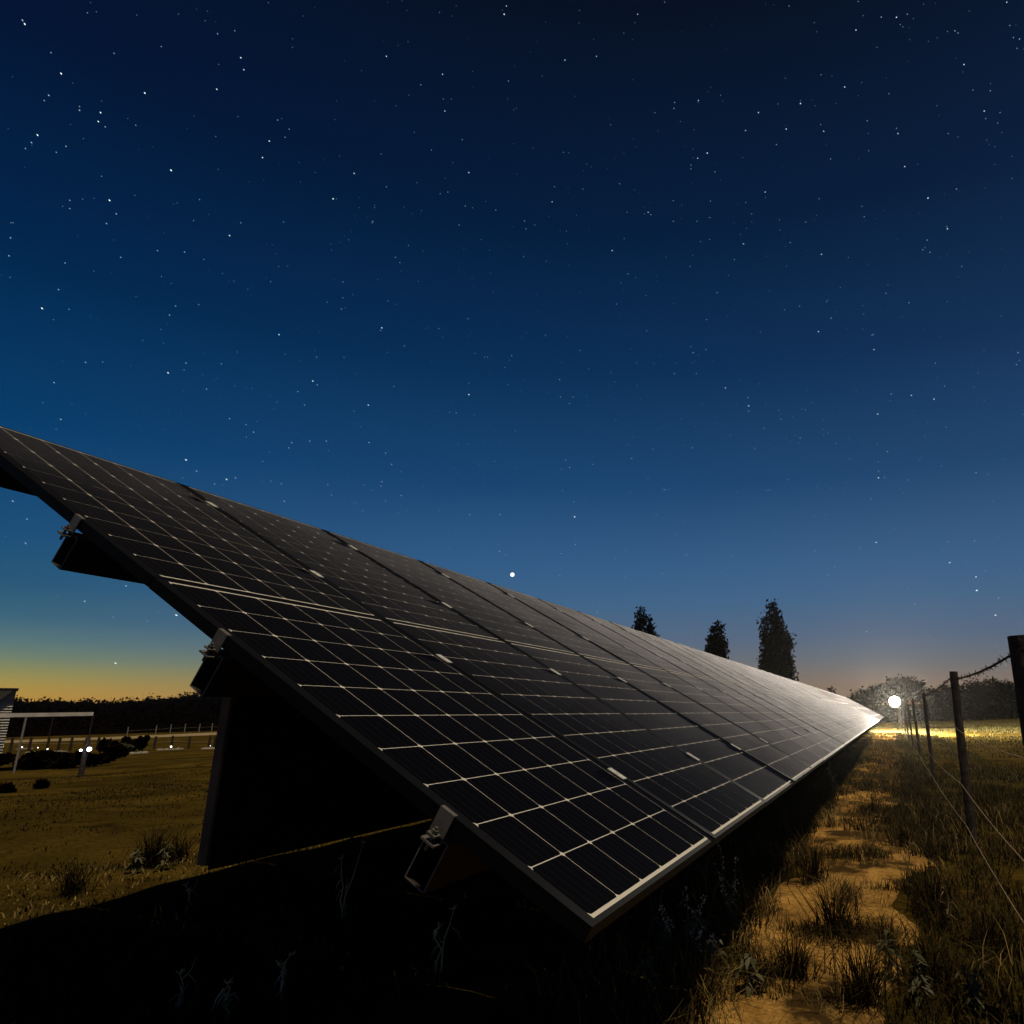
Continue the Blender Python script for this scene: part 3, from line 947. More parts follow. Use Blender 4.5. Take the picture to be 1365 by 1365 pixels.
def dome_tree():
    dist = 105
    b = bearing(1199, dist); H = height_at(1199, 903, b); wm = 62 / F_PX * dist
    lobes = []
    rng = np.random.default_rng(50)
    for i in range(40):
        a = rng.uniform(0, 6.28); f = math.sqrt(rng.uniform()) * 0.47
        z = H * (0.42 + 0.5 * math.sqrt(max(0, 1 - (f / 0.5) ** 2)) * rng.uniform(0.5, 1.0))
        lobes.append((math.cos(a) * f * wm, math.sin(a) * f * wm, z, wm * 0.1, wm * 0.1, H * 0.11, 1))
    make_tree("tree", b, "broad dome-shaped tree directly behind the bright lamp", "tree", lobes, 5200, 0.26, H * 0.6, 0.3, M_LEAFD, 50, None, clump=3)
dome_tree()
round_tree(1151, 920, 92, 34, "low reddish bushy tree beside the lamp, just past the end of the panels", 61, 1500, leaf=0.2)
round_tree(1111, 914, 150, 8, "tiny treetop peeping over the far end of the panels", 62, 400)
ROWT = [(1246, 918, 26, "dark low tree left of the second fence post, near the dome-shaped tree"), (1263, 914, 20, "dark treetop right behind the top of the second fence post"),
        (1280, 911, 22, "round dark tree just right of the second fence post"), (1298, 906, 24, "taller round dark tree in the middle between the two nearest fence posts"),
        (1314, 913, 20, "low gap-filling dark tree left of the widest far tree"), (1330, 905, 30, "widest and tallest tree of the far row, left of the near fence post"),
        (1347, 908, 24, "dark tree of the far row touching the near fence post"), (1364, 911, 22, "dark tree partly hidden behind the near fence post at the right edge")]
for k, (px, top, w_, lab) in enumerate(ROWT):
    round_tree(px, top, 92 + 4 * (k % 3), w_ * 1.0, lab, 70 + k, 2600, "trees along the far paddock edge", dense=6)
# the hedge under them, dark and closed
def hedge(px0, px1, dist, h, label, seed):
    rng = np.random.default_rng(seed)
    a = bearing(px0, dist); b = bearing(px1, dist)
    n = 9000
    u = rng.uniform(0, 1, n)
    x = a.x + (b.x - a.x) * u + rng.normal(0, 0.7, n); y = a.y + (b.y - a.y) * u + rng.normal(0, 0.7, n)
    zt = terrain(x, y)
    hh = h * (0.75 + 0.5 * vnoise(u * 40, u * 0, seed))
    z = zt + hh * rng.uniform(0, 1, n) ** 0.8
    o = empty("hedge", a, label, "hedge")
    v, q = leaf_cloud(np.stack([x, y, z], 1) - np.array(a), 0.17, rng)
    link("foliage", np_mesh("foliage", v, q, None, M_LEAFD), o)
hedge(1205, 1480, 88, 1.5, "dark hedge under the row of far trees right of the lamp", 91)
hedge(1130, 1200, 80, 1.3, "low dark scrub under the dome-shaped tree", 92)

# ------------------------------------------------------------------ wire fence on the right of the path
def wire_fence():
    q = 0.50
    ss = [-2.4, 2.96, 6.43, 11.95, 17.5, 23.0, 28.6, 34.1, 47.5, 52.6, 57.4, 62.4]
    r = empty("wire_fence", gW(q, 3.02), "post and wire fence with a barbed top wire along the path", "fence")
    rt = Matrix.Translation(-r.location)
    tops = []
    for i, s in enumerate(ss):
        g = gW(q, s)
        hgt = (1.27 if i != 1 else 1.275) + random.uniform(-0.03, 0.03)
        if s == 6.43: hgt = 1.31
        rad = {1: 0.062, 2: 0.034}.get(i, 0.028)
        lean = Vector((random.uniform(-0.02, 0.02), random.uniform(-0.02, 0.02), 0))
        m = MB()
        kk = 10
        pts = [g + Vector((0, 0, -0.4)), g + Vector((0.004, 0, 0.4)), g + lean * 0.6 + Vector((0, 0.003, 0.85)), g + lean + Vector((0, 0, hgt))]
        m.tube(pts, [rad * 1.05, rad, rad * 0.97, rad * 0.94], kk)
        # staples that hold the wires
        m.build("fence_post", M_TIMBER, r, rt)
        tops.append((g, hgt, lean))
    levels = [0.955, 0.66, 0.33, 0.10]
    for li, lv in enumerate(levels):
        m = MB()
        for i in range(len(ss) - 1):
            g0, h0, l0 = tops[i]; g1, h1, l1 = tops[i + 1]
            p0 = g0 + l0 * lv + Vector((0, 0, h0 * lv)) + W(-0.035, 0); p1 = g1 + l1 * lv + Vector((0, 0, h1 * lv)) + W(-0.035, 0)
            n = 40 if i < 3 else 8
            pts = []
            for j in range(n + 1):
                u = j / n
                sag = -0.028 * 4 * u * (1 - u)
                pts.append(p0.lerp(p1, u) + Vector((0, 0, sag)))
            if li == 0 and i < 4:
                L = (p1 - p0).length
                nt_ = int(L / 0.012)
                for ph in (0, math.pi):
                    tw = []
                    for j in range(nt_ + 1):
                        u = j / nt_
                        an = u * L / 0.075 * 2 * math.pi + ph
                        b_ = p0.lerp(p1, u) + Vector((0, 0, -0.028 * 4 * u * (1 - u)))
                        tw.append(b_ + W(math.cos(an) * 0.0032, 0) + Vector((0, 0, math.sin(an) * 0.0032)))
                    m.tube(tw, 0.0024, 4)
                nb = int(L / 0.10)
                for j in range(1, nb):
                    u = j / nb + random.uniform(-0.1, 0.1) / nb
                    b_ = p0.lerp(p1, u) + Vector((0, 0, -0.028 * 4 * u * (1 - u)))
                    for _ in range(4):
                        dv = Vector((random.gauss(0, 1), random.gauss(0, 1), random.gauss(0, 1))).normalized() * 0.024
                        m.tube([b_ - dv * 0.2, b_ + dv], [0.0023, 0.0011], 4)
                    m.tube([b_ - W(0, 0.006), b_ + W(0, 0.006)], 0.0055, 6)
            else:
                m.tube(pts, 0.0026 if li else 0.003, 5)
        m.build("barbed_wire" if li == 0 else "wire", M_WIRE if li else M_BARB, r, rt)
wire_fence()

# ------------------------------------------------------------------ the left paddock: shed, lean-to, fences, lamps, shrubs
M_SHEETW = simple("pale_corrugated_sheet", (0.34, 0.33, 0.30), 0.55, 0.2, 0.15, 3)
M_ROOFP = simple("pale_weathered_roof", (0.78, 0.70, 0.60), 0.6, 0.1, 0.2, 2)
M_ROOFD = simple("dark_brown_gable", (0.05, 0.042, 0.036), 0.8, 0, 0.2, 4)
def shed():
    g = ground_at(1, 1013)
    dist = math.hypot(g.x, g.y)
    base = bearing(18, dist)
    r = empty("shed", base, "corrugated shed with a dark sloping roof beside the lean-to", "shed")
    f = Vector((base.x, base.y, 0)).normalized()          # away from the camera
    rg = Vector((f.y, -f.x, 0))                           # to the right
    def P(a, d_, z): return rg * a + f * d_ + Vector((0, 0, z))
    ze = height_at(21, 919, base)
    # horizontally corrugated front wall: one sheet whose profile waves up the wall
    m = MB(); n = 26; vs = []
    a0 = -7.0
    for i in range(n * 2 + 1):
        z = i / (n * 2) * ze
        d_ = 0.03 * math.cos(i * math.pi)
        vs += [P(a0, d_, z), P(0, d_, z)]
    m.add(vs, [(2 * i, 2 * i + 1, 2 * i + 3, 2 * i + 2) for i in range(n * 2)])
    m.build("wall", M_SHEETW, r)
    m = MB()
    for x0 in (0.004, a0 - 0.004):
        m.add([P(x0, -0.03, 0), P(x0, 6, 0), P(x0, 6, ze), P(x0, -0.03, ze)], [(0, 1, 2, 3)])
    m.add([P(a0, 6, 0), P(0, 6, 0), P(0, 6, ze), P(a0, 6, ze)], [(0, 1, 2, 3)])
    m.build("side_wall", M_SHEETW, r)
    # flat skillion roof with a dark edge that oversails the wall
    m = MB()
    m.prism([P(a0 - 0.3, -0.22, ze + 0.004), P(0.06, -0.22, ze + 0.004), P(0.06, -0.22, ze + 0.05), P(a0 - 0.3, -0.22, ze + 0.05)], (0, 0, 0), f * 6.6)
    m.build("roof", M_ROOFD, r)
    # dark raking panel on the upper left of the wall
    m = MB()
    m.prism([P(-0.08, -0.20, ze - 0.01), P(-1.9, -0.20, ze - 0.01), P(-1.9, -0.20, ze - 0.01 - 1.82 * 1.12), P(-0.08, -0.20, ze - 0.02)], (0, 0, 0), f * 0.12)
    m.build("gable_panel", M_ROOFD, r)
    return base, f, rg, dist
SHED = shed()
def lean_to():
    base = ground_at(18, 1031)
    dist = math.hypot(base.x, base.y)
    r = empty("carport", base, "open lean-to with a flat pale roof and thin posts beside the shed", "carport")
    rt = -base
    # roof slab between surveyed corners, at the depth of its front posts
    def at(px, py, d_):
        b = ray(px, py); k_ = d_ / math.hypot(b.x, b.y)
        return Vector((b.x * k_, b.y * k_, CAM_H + b.z * k_))
    D = dist * 1.03
    fl, fr = at(-60, 957.5, D), at(124, 954, D * 1.10)
    th = Vector((0, 0, 0.11))
    back = Vector((fl.x, fl.y, 0)).normalized() * 2.6
    drop = Vector((0, 0, -0.03))
    bl, brr = fl + back + drop, fr + back + drop
    m = MB()
    vs = [fl, fr, brr, bl, fl + th, fr + th, brr + th, bl + th]
    m.add([v + rt for v in vs], [(3,2,1,0),(4,5,6,7),(0,1,5,4),(1,2,6,5),(2,3,7,6),(3,0,4,7)])
    m.build("roof", M_ROOFP, r)
    for px, py, dd in ((18, 1031, 1.0), (112, 1014, None), (60, 1006, None)):
        g = ground_at(px, py)
        u = None
        zt = fl.z + (0.0 if px < 60 else -0.02)
        m = MB(); m.tube([g + rt - Vector((0, 0, 0.2)), Vector((g.x, g.y, zt + 0.02)) + rt], 0.026, 8)
        m.build("post", M_PALEPOST if px == 18 else M_TIMBER, r)
lean_to()
def far_fence(name, cols, label, mat_, h_px, rad_px, wires=2, z_off=0.0):
    pts = [ground_at(x, y) for x, y in cols]
    r = empty(name, pts[0], label, "fence")
    rt = -pts[0]
    tops = []
    for p in pts:
        dist = math.hypot(p.x, p.y)
        k_ = dist / F_PX
        h_ = h_px * k_ * 0.82; rd = rad_px * k_ * 0.42
        m = MB(); m.tube([p + rt - Vector((0, 0, 0.2)), p + rt + Vector((0, 0, h_))], rd, 7)
        m.build("fence_post", mat_, r)
        tops.append((p + rt, h_))
    for w_ in range(wires):
        m = MB()
        m.tube([p + Vector((0, 0, h_ * (0.55 + 0.33 * w_))) for p, h_ in tops], 0.012, 4)
        m.build("wire", M_WIRE, r)
far_fence("paddock_fence", [(13, 1002), (38, 1001.5), (62, 1001), (77, 1001), (93, 1001), (129, 1000.5), (163.7, 998.5), (183.6, 998), (205.4, 998.5), (228, 997.5), (251, 998.5), (278, 998), (285, 998), (330, 996), (390, 994)],
          "row of dark timber posts in front of the dirt road", M_TIMBER, 15.5, 2.8, 1)
far_fence("marker_fence", [(169, 981), (207, 979), (226.5, 977.5), (245.6, 976.5), (265, 976), (281.7, 975.5), (330, 974)],
          "line of thin pale posts along the foot of the hills", M_PALEPOST, 11, 1.2, 1)
# timber post with the small blue-white lamp
def lamp_post():
    g = ground_at(107, 1036)
    k_ = math.hypot(g.x, g.y) / F_PX
    r = empty("garden_lamp", g, "small blue-white lamp fixed to a dark timber post near the lean-to", "lamp")
    hp = height_at(114, 983, g)
    hl = height_at(115, 998.5, g)
    m = MB(); m.tube([(0, 0, -0.3), (0, 0, hp * 0.5), (0, 0, hp)], [0.062, 0.056, 0.048], 9); m.build("post", M_TIMBER, r)
    to = -Vector((g.x, g.y, 0)).normalized()
    sd = Vector((-to.y, to.x, 0))
    c = to * 0.09 + Vector((0, 0, hl)) + sd * 0.06
    m = MB(); m.tube([Vector((0, 0, hl)), c - to * 0.015], 0.014, 6)
    m.tube([c - to * 0.03, c - to * 0.012, c], [0.03, 0.05, 0.055], 12)
    m.build("bracket", M_STEEL, r)
    m = MB(); m.tube([c + to * 0.001, c + to * 0.05], [0.034, 0.026], 12); m.build("bulb", glow("cool_lamp_glow", (0.72, 0.82, 1.0), 60.0), r)
    c2 = c + sd * 0.0 + to * 0.0
    m = MB(); c3 = to * 0.08 + Vector((0, 0, hl - 0.02)) - sd * 0.09
    m.tube([c3, c3 + to * 0.03], [0.026, 0.02], 10); m.build("bulb", glow("cool_lamp_glow_small", (0.85, 0.88, 1.0), 10.0), r)
lamp_post()
# little spotlights stuck in the ground, each lighting a patch of pale stones
M_STONE = simple("pale_stones", (0.20, 0.18, 0.15), 0.85, 0, 0.2, 9, 0.4)
SPOT_GLOW = glow("warm_white_spot_glow", (1.0, 0.93, 0.8), 4.0)
def spot(px, py, label, size=1.0, streak=1.0):
    g = ground_at(px, py)
    k_ = math.hypot(g.x, g.y) / F_PX
    r = empty("ground_light", g, label, "garden light", "small lights on the ground of the left paddock")
    m = MB(); m.tube([(0, 0, -0.1), (0, 0, 0.10)], 0.014, 6); m.build("stake", M_STEEL, r)
    to = -Vector((g.x, g.y, 0)).normalized(); sd = Vector((-to.y, to.x, 0))
    m = MB(); c = Vector((0, 0, 0.13))
    m.tube([c - to * 0.03, c + to * 0.03, c + to * 0.045], [0.03, 0.05, 0.056], 10); m.build("housing", M_TIMBER, r)
    rr = 0.85 * k_ * size * 0.8
    m = MB(); m.tube([c + to * 0.046, c + to * (0.046 + rr * 0.3), c + to * (0.05 + rr * 0.5)], [rr, rr * 0.85, rr * 0.3], 12)
    m.build("lens", SPOT_GLOW, r)
spot(227.5, 998.5, "small bright spotlight on the ground between two dark fence posts", 1.3, 1.6)
spot(279, 997.5, "small spotlight on the ground beside the pair of close fence posts", 1.2, 1.0)
spot(62.5, 1001.5, "brightest of the small ground lights under the lean-to roof", 1.1, 1.4)
spot(50, 999, "small ground light next to the brightest one under the lean-to", 0.7)
spot(3.5, 996.5, "small ground light against the shed wall", 0.9)
spot(29, 998, "ground light beside the lean-to's thin front post", 0.8, 1.4)
spot(172.6, 1003, "small ground light in front of the dark shrubs", 0.7)
spot(158, 1003, "faint ground light among the grey-green shrubs", 0.5)
def stone_patch(px, py, label, wpx, n, seed):
    rng = random.Random(seed)
    g = ground_at(px, py); k_ = math.hypot(g.x, g.y) / F_PX
    sd = Vector((g.y, -g.x, 0)).normalized(); fw = Vector((g.x, g.y, 0)).normalized()
    m = MB()
    for i in range(n):
        c = sd * rng.uniform(-1, 1) * wpx * k_ * 0.5 + fw * rng.gauss(0, 0.35)
        c.z = tz(g.x + c.x, g.y + c.y) - g.z
        rx = rng.uniform(0.05, 0.14); rz = rng.uniform(0.03, 0.08)
        m.tube([c - Vector((0, 0, 0.02)), c + Vector((0, 0, rz * 0.6)), c + Vector((0, 0, rz))], [rx, rx * 0.85, rx * 0.35], 6)
    tag(m.build("pale_gravel", M_STONE, None, Matrix.Translation(g)), label, None, None, "stuff")
stone_patch(227, 999.5, "pale stones lit by the spotlight between two posts", 22, 60, 1)
stone_patch(278, 998.5, "pale stones lit by the spotlight by the close posts", 12, 40, 2)
stone_patch(62, 1003, "pale stones lit under the lean-to", 30, 80, 3)
stone_patch(33, 998.5, "pale stones lit by the post of the lean-to", 12, 30, 4)
stone_patch(181, 1004.5, "pale stones around the dark shrubs", 20, 50, 5)
def shrub(px, py, w_, h_, label, seed, material=M_LEAFD, n=700, leaf=0.10):
    g = ground_at(px, py); k_ = math.hypot(g.x, g.y) / F_PX * 0.8
    rng = np.random.default_rng(seed)
    r = empty("shrub", g, label, "shrub")
    wm, hm = w_ * k_, h_ * k_
    lobes = [(rng.uniform(-.42, .42) * wm, rng.uniform(-.3, .3) * wm, hm * rng.uniform(.3, .85), wm * rng.uniform(.12, .26), wm * .2, hm * rng.uniform(.14, .3), 1) for _ in range(8)]
    m = MB()
    for l in lobes: m.tube([(0, 0, -0.1), (l[0] * .6, l[1] * .6, l[2] * .6), l[:3]], [0.03, 0.02, 0.008], 5)
    m.build("stem", M_TRUNK, r)
    v, q = leaf_cloud(crown_points(n, rng, lobes), leaf, rng)
    link("foliage", np_mesh("foliage", v, q, None, material), r)
shrub(140, 1012, 34, 24, "dark rounded shrub right of the timber lamp post", 41)
shrub(156, 1010, 26, 16, "grey-green low shrub in front of the dark post", 42, M_WEED)
shrub(175, 1003, 20, 18, "dark twiggy shrub among pale stones", 43)
shrub(188, 1003, 12, 20, "thin upright dark shrub by a fence post", 44)
shrub(40, 1026, 60, 20, "low dark hedge-like shrub behind the lean-to's front post", 45, n=1600)
shrub(84, 1024, 52, 18, "low dark shrub between the front post and the lamp post", 46, n=1400)
shrub(120, 1022, 40, 16, "low dark shrub just right of the lamp post", 47, n=1000)
shrub(6, 1058, 7, 6, "small dark clump in the grass below the shed at the left edge", 48, n=200)
shrub(54, 1051, 6, 6, "small dark tuft in the grass below the lamp post", 49, n=200)

# ------------------------------------------------------------------ grass, tussocks and weeds
def path_band(q, s):
    l = -0.74 + (vnoise(s * 1.7, s * 0, 21) - 0.5) * 0.42 + (vnoise(s * 6, s * 0, 22) - 0.5) * 0.16
    r = 0.05 + (vnoise(s * 1.3, s * 0 + 9, 23) - 0.5) * 0.42 + (vnoise(s * 6, s * 0, 24) - 0.5) * 0.16
    return (q > l) & (q < r)
def grass():
    rng = np.random.default_rng(17)
    # 1 dense short grass near the camera, thinning outwards
    def field(n, q0, q1, s0, s1, hmin, hmax, wid, name, material, label, keep, dens_scale=1.6, pw=1.6):
        q = rng.uniform(q0, q1, n)
        s = s0 + (s1 - s0) * rng.uniform(0, 1, n) ** pw
        x = H2[0] * s + P2[0] * q; y = H2[1] * s + P2[1] * q
        d_ = vnoise(x * dens_scale, y * dens_scale, 31) * 0.6 + vnoise(x * dens_scale * 3.3, y * dens_scale * 3.3, 32) * 0.4
        ok = keep(q, s, d_, rng)
        q, s, x, y, d_ = q[ok], s[ok], x[ok], y[ok], d_[ok]
        z = terrain(x, y) - 0.01
        h_ = rng.uniform(hmin, hmax, len(x)) * (0.5 + d_)
        sc = 1 + np.hypot(x, y) * 0.05
        v, qd, tr = blades(np.stack([x, y, z], 1), h_, wid * sc * rng.uniform(0.6, 1.3, len(x)), rng.uniform(0.25, 1.1, len(x)), rng)
        tag(link(name, np_mesh(name, v, qd, tr, material)), label, None, None, "stuff")
    field(95000, 0.0, 2.6, 1.0, 16, 0.03, 0.135, 0.0024, "grass", M_GRASS, "dry tangled grass right of the path under the wire fence",
          lambda q, s, d_, r: (d_ > 0.30) & (~path_band(q, s) | (s > 9)) & (s < 8 + 9 * r.uniform(0, 1, len(s))), 1.6, 1.7)
    field(50000, -1.8, 0.2, 0.9, 16, 0.03, 0.15, 0.0026, "grass", M_GRASS, "grass and weeds along the low edge of the array",
          lambda q, s, d_, r: (d_ > 0.42) & (~path_band(q, s)))
    field(90000, -1.1, 0.3, 1.2, 18, 0.02, 0.11, 0.0022, "grass", M_GRASS, "dark dry tufts creeping over the sandy path",
          lambda q, s, d_, r: (d_ > 0.605 - 0.022 * np.clip(s - 7, 0, 12) - 0.06 * np.clip(4.4 - s, 0, 1.6)) & (s < 9 + 9 * r.uniform(0, 1, len(s))), 1.9, 1.6)
    field(26000, -1.1, 0.2, 1.2, 24, 0.02, 0.12, 0.0019, "straw_grass", M_STRAW, "dry straw tufts scattered on the sandy path",
          lambda q, s, d_, r: (d_ > 0.60), 2.4)
    field(13000, -1.35, -0.68, 0.9, 9, 0.06, 0.22, 0.0024, "grass", M_GRASS, "taller dark weeds and grass along the edge of the array's shadow",
          lambda q, s, d_, r: (d_ > 0.40), 2.2)
    field(5000, -5.0, -4.0, 1.8, 9, 0.012, 0.045, 0.003, "straw_grass", M_STRAW, "pale dry litter along the left edge of the array's shadow",
          lambda q, s, d_, r: (d_ > 0.46), 2.0, 1.2)
    field(2200, -1.2, -0.55, 0.9, 6, 0.08, 0.26, 0.0018, "straw_grass", M_STRAW, "bent straw stalks along the edge of the array's shadow",
          lambda q, s, d_, r: (d_ > 0.42), 2.2)
    field(3500, 0.1, 1.6, 1.4, 9, 0.06, 0.2, 0.0016, "straw_grass", M_STRAW, "dry bent stalks in the dark grass below the fence",
          lambda q, s, d_, r: (d_ > 0.52), 2.0)
    field(90000, -18, -3.8, 1.5, 34, 0.012, 0.05, 0.004, "grass", M_GRASS, "short mown grass in the moonlit paddock left of the array",
          lambda q, s, d_, r: (d_ > 0.38), 0.9, 1.3)
    field(100000, -3.75, -0.9, 0.6, 12, 0.03, 0.125, 0.0028, "grass", M_GRASS, "dark grass in the shade under the array",
          lambda q, s, d_, r: (d_ > 0.26))
    field(70000, -1.2, 1.8, 7, 62, 0.02, 0.11, 0.003, "grass", M_GRASSLIT, "olive dry grass over the far end of the path, lamplight painted into its colour",
          lambda q, s, d_, r: (d_ > 0.46) & (s > 8 + 8 * r.uniform(0, 1, len(s))), 1.2, 1.9)
    field(150000, 1.5, 34, 5, 80, 0.02, 0.10, 0.005, "grass", M_GRASSLIT, "grass of the rising paddock beyond the wire fence",
          lambda q, s, d_, r: (d_ > 0.36) & (s > 4 + 1.2 * np.clip(3 - q, 0, 3)), 0.5, 1.5)
grass()
def tussock_mesh(seed, n, hgt, straw):
    rng = np.random.default_rng(seed)
    a = rng.uniform(0, 6.28, n); r_ = np.abs(rng.normal(0, 0.05, n))
    base = np.stack([np.cos(a) * r_, np.sin(a) * r_, np.full(n, -0.01)], 1)
    v, q, t_ = blades(base, hgt * rng.uniform(0.4, 1.15, n), 0.0026 * rng.uniform(0.6, 1.3, n), rng.uniform(0.2, 1.5, n), rng, 0.6)
    return np_mesh("grass_tussock", v, q, t_, M_STRAW if straw else M_GRASS)
TUS = [tussock_mesh(1, 170, 0.26, False), tussock_mesh(2, 150, 0.2, True), tussock_mesh(3, 220, 0.32, False)]
tus_spots = [((1085, 1180), 2, "large spiky tussock on the left edge of the sandy path"), ((1205, 1130), 0, "tussock leaning over the path opposite the fence post"),
             ((1130, 1205), 1, "straw tussock just below the large spiky one, on the sand"), ((1118, 1250), 2, "dark spread-out tussock across the middle of the path"),
             ((1010, 1225), 1, "pale straw tussock at the shadow edge of the array"), ((975, 1275), 1, "golden straw tussock nearest the tall flowering weed"),
             ((1185, 1270), 0, "tussock on the right bank of the path with long bent blades"), ((1245, 1215), 2, "dark tussock at the foot of the fence line"),
             ((1060, 1310), 0, "tussock in the middle of the path at the bottom edge"), ((1150, 1345), 2, "dense dark tussock at the bottom right of the path"),
             ((1240, 1320), 0, "dark bushy tussock below the lowest fence wire"), ((930, 1335), 1, "golden tussock at the bottom end of the array's shadow"),
             ((1110, 1105), 1, "small straw tussock where the path is palest"), ((1165, 1085), 0, "small dark tussock at the far end of the pale sand"),
             ((1320, 1270), 2, "dark tussock under the fence at the right edge"), ((200, 1155), 2, "dark tussock at the left edge of the array's shadow"),
             ((235, 1150), 0, "dark tussock close to the near steel post"), ((95, 1195), 0, "small tussock on the shadow line far from the post")]
for (pp, k_, lab) in tus_spots:
    g = ground_at(*pp)
    o = link("grass_tussock", TUS[k_])
    o.location = g; o.rotation_euler = (0, 0, random.uniform(0, 6.28)); sc = random.uniform(0.75, 1.1); o.scale = (sc, sc, sc)
    tag(o, lab, "grass tussock", "tussocks along the path and the shadow edge")
def weed(px, py, ptop, label, seed, kind="dead"):
    g = ground_at(px, py)
    H = min(0.9, max(0.12, height_at(px, ptop, g)))
    rng = random.Random(seed)
    r = empty("weed", g, label, "weed", "weeds growing around the array")
    stems = MB(); leaves = MB(); heads = MB()
    ns = {"dead": 2, "flower": 5, "leafy": 3}[kind]
    for k_ in range(ns):
        a = rng.uniform(0, 6.28); ln = rng.uniform(0.04, 0.22)
        hh = H * (1.0 if k_ == 0 else rng.uniform(0.55, 0.95))
        pts = []
        for i in range(6):
            f = i / 5
            pts.append(Vector((math.cos(a) * ln * hh * f ** 1.6 + rng.gauss(0, 0.008), math.sin(a) * ln * hh * f ** 1.6 + rng.gauss(0, 0.008), hh * f)))
        stems.tube(pts, [0.0042, 0.0038, 0.0033, 0.0028, 0.0022, 0.0014], 5)
        nl = {"dead": 3, "flower": 8, "leafy": 14}[kind]
        for j in range(nl):
            f = rng.uniform(0.12, 0.9)
            i0 = min(4, int(f * 5)); p = pts[i0].lerp(pts[i0 + 1], f * 5 - i0)
            b = rng.uniform(0, 6.28); L = rng.uniform(0.03, 0.075) * (0.9 if kind == "dead" else 1)
            d_ = Vector((math.cos(b), math.sin(b), rng.uniform(-0.3, 0.8))).normalized()
            sd = d_.cross(Vector((0, 0, 1))).normalized() * L * rng.uniform(0.12, 0.2)
            if kind == "dead": sd = sd * 0.55
            dr = L * (0.9 if kind == "dead" else 0.35)
            m1 = p + d_ * L * 0.35 + Vector((0, 0, 0.012)); m2 = p + d_ * L * 0.75 - Vector((0, 0, dr * 0.25)); tip = p + d_ * L - Vector((0, 0, dr))
            leaves.add([p, m1 + sd, m1 - sd, m2 + sd * 0.8, m2 - sd * 0.8, tip], [(0, 1, 2), (1, 3, 4, 2), (3, 5, 4)])
            if kind == "dead" and rng.random() < 0.25:
                stems.tube([p, p + d_ * L * 0.4 + Vector((0, 0, L * 0.4)), p + d_ * L * 0.6 + Vector((0, 0, L * 1.1))], [0.002, 0.0016, 0.001], 4)
        if kind == "flower":
            for j in range(16):
                f = 1 - rng.random() ** 1.3 * 0.4
                i0 = min(4, int(f * 5)); p = pts[i0].lerp(pts[i0 + 1], min(1, f * 5 - i0))
                c = p + Vector((rng.gauss(0, 0.006), rng.gauss(0, 0.006), rng.gauss(0, 0.004)))
                rr = rng.uniform(0.002, 0.0045)
                heads.tube([c - Vector((0, 0, rr)), c, c + Vector((0, 0, rr))], [rr * 0.4, rr, rr * 0.4], 5)
        elif kind == "dead":
            p = pts[-1]
            for j in range(5):
                d_ = Vector((rng.gauss(0, 1), rng.gauss(0, 1), rng.uniform(0.2, 1.5))).normalized() * 0.022
                heads.tube([p, p + d_], [0.0022, 0.0012], 4)
    md = M_STRAWSTALK if seed in (22, 23) else M_DEADBRIGHT  # stalks in moonlight keep the darker tone, shaded ones are painted brighter
    stems.build("stem", md if kind == "dead" else M_WEED, r)
    tag(leaves.build("leaf", md if kind == "dead" else M_WEED, r), kind="stuff")
    if heads.v: tag(heads.build("seed_head", M_FLOWER if kind == "flower" else md, r), kind="stuff")
weed(455, 1240, 1128, "pale dead stalk with curled leaves left of the lowest purlin end", 1)
weed(585, 1308, 1212, "pale dead stalk with two side shoots in the dark below the array", 2)
weed(452, 1110, 1012, "pale forked dry stalk standing against the darkness under the array", 3)
weed(790, 1290, 1255, "short pale dry stem below the array's near corner", 4)
weed(250, 1215, 1195, "small dry leafy stalk in the shade near the steel post", 5)
weed(300, 1362, 1310, "dry curled stalk at the bottom edge in the dark", 6)
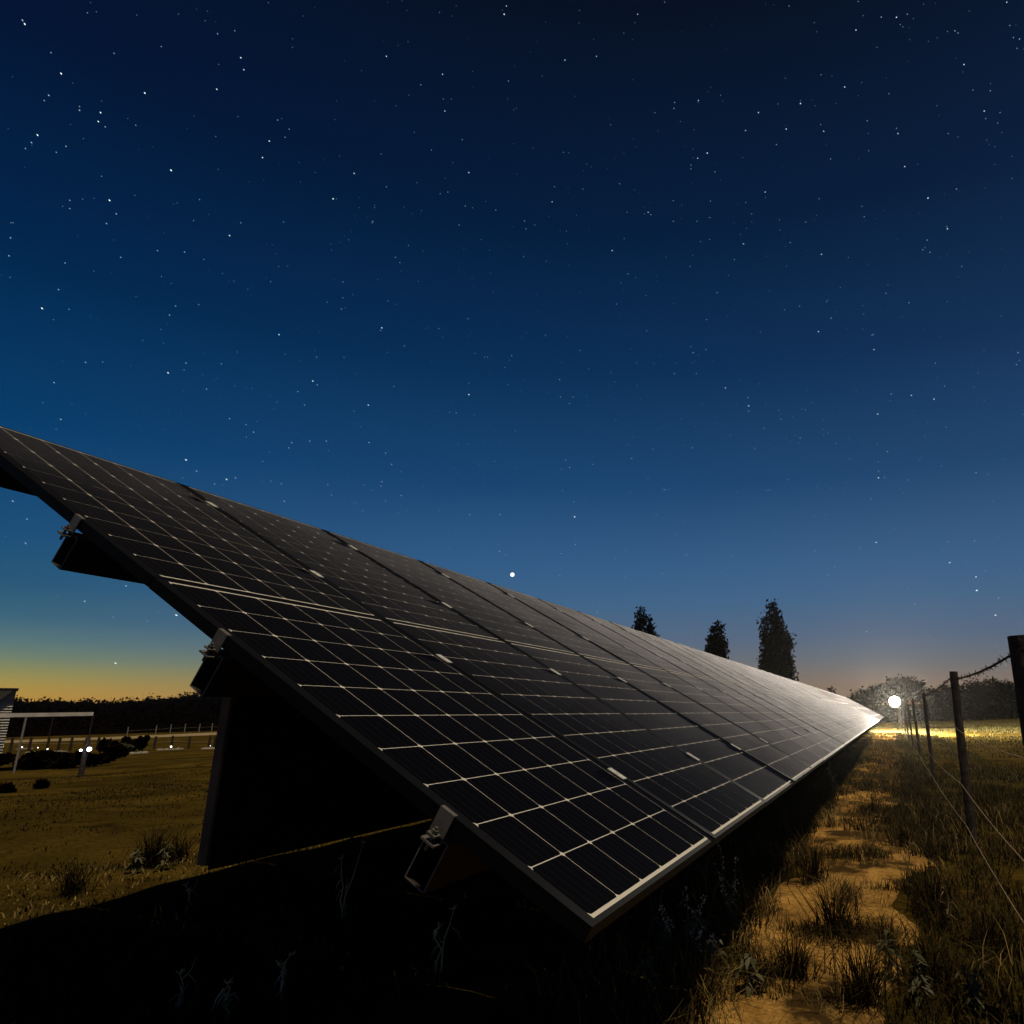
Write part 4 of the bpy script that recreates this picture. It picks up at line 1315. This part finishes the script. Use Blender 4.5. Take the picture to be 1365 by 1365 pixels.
weed(235, 1355, 1305, "dry bent stalk at the bottom edge, leftmost of the pale ones", 7)
weed(372, 1330, 1298, "short dry twig in the dark foreground", 8)
weed(975, 1262, 1118, "tall flowering weed with white seed heads below the panel edge", 9, "flower")
weed(925, 1290, 1180, "flowering weed left of the tallest flowering one", 10, "flower")
weed(890, 1300, 1210, "flowering weed in the shade nearest the array's low corner", 11, "flower")
weed(945, 1320, 1240, "short flowering weed in front of the tallest one", 12, "flower")
weed(1112, 1062, 1015, "flowering weed at the shadow edge far along the array", 13, "flower")
weed(1048, 1120, 1075, "leafy weed in the shade halfway along the low edge", 14, "leafy")
weed(1000, 1330, 1270, "leafy weed on the golden grass at the bottom", 15, "leafy")
weed(1230, 1345, 1270, "dark leafy weed at the bottom right", 16, "leafy")
weed(1300, 1350, 1290, "dark leafy weed near the bottom right corner", 17, "leafy")
weed(1185, 1310, 1245, "leafy weed on the right bank of the path", 18, "leafy")
weed(180, 1165, 1128, "dark leafy weed on the left shadow edge", 19, "leafy")
weed(215, 1160, 1120, "dark leafy weed between the shadow edge and the steel post", 20, "leafy")
weed(860, 1340, 1270, "leafy weed at the bottom below the low corner of the array", 21, "leafy")
weed(1265, 1240, 1185, "dry stalk in the dark grass under the fence", 22)
weed(1210, 1190, 1125, "dry bent stalk on the right edge of the sand", 23)

# ------------------------------------------------------------------ thin haze, added to stand in for lens glare round the lamp
def haze():
    m = bpy.data.materials.new("glare_haze")
    m.use_nodes = True
    t = m.node_tree
    t.nodes.clear()
    v = t.nodes.new('ShaderNodeVolumePrincipled')
    v.inputs['Color'].default_value = (0.98, 0.96, 0.93, 1)
    v.inputs['Density'].default_value = HAZE
    v.inputs['Anisotropy'].default_value = 0.84
    o = t.nodes.new('ShaderNodeOutputMaterial')
    t.links.new(v.outputs[0], o.inputs['Volume'])
    b = MB(); b.box(-2600, 2600, -2600, 2600, -8, 45)
    tag(b.build("haze", m), "thin night haze over the whole place", None, None, "stuff")
HAZE = 0.00005
haze()
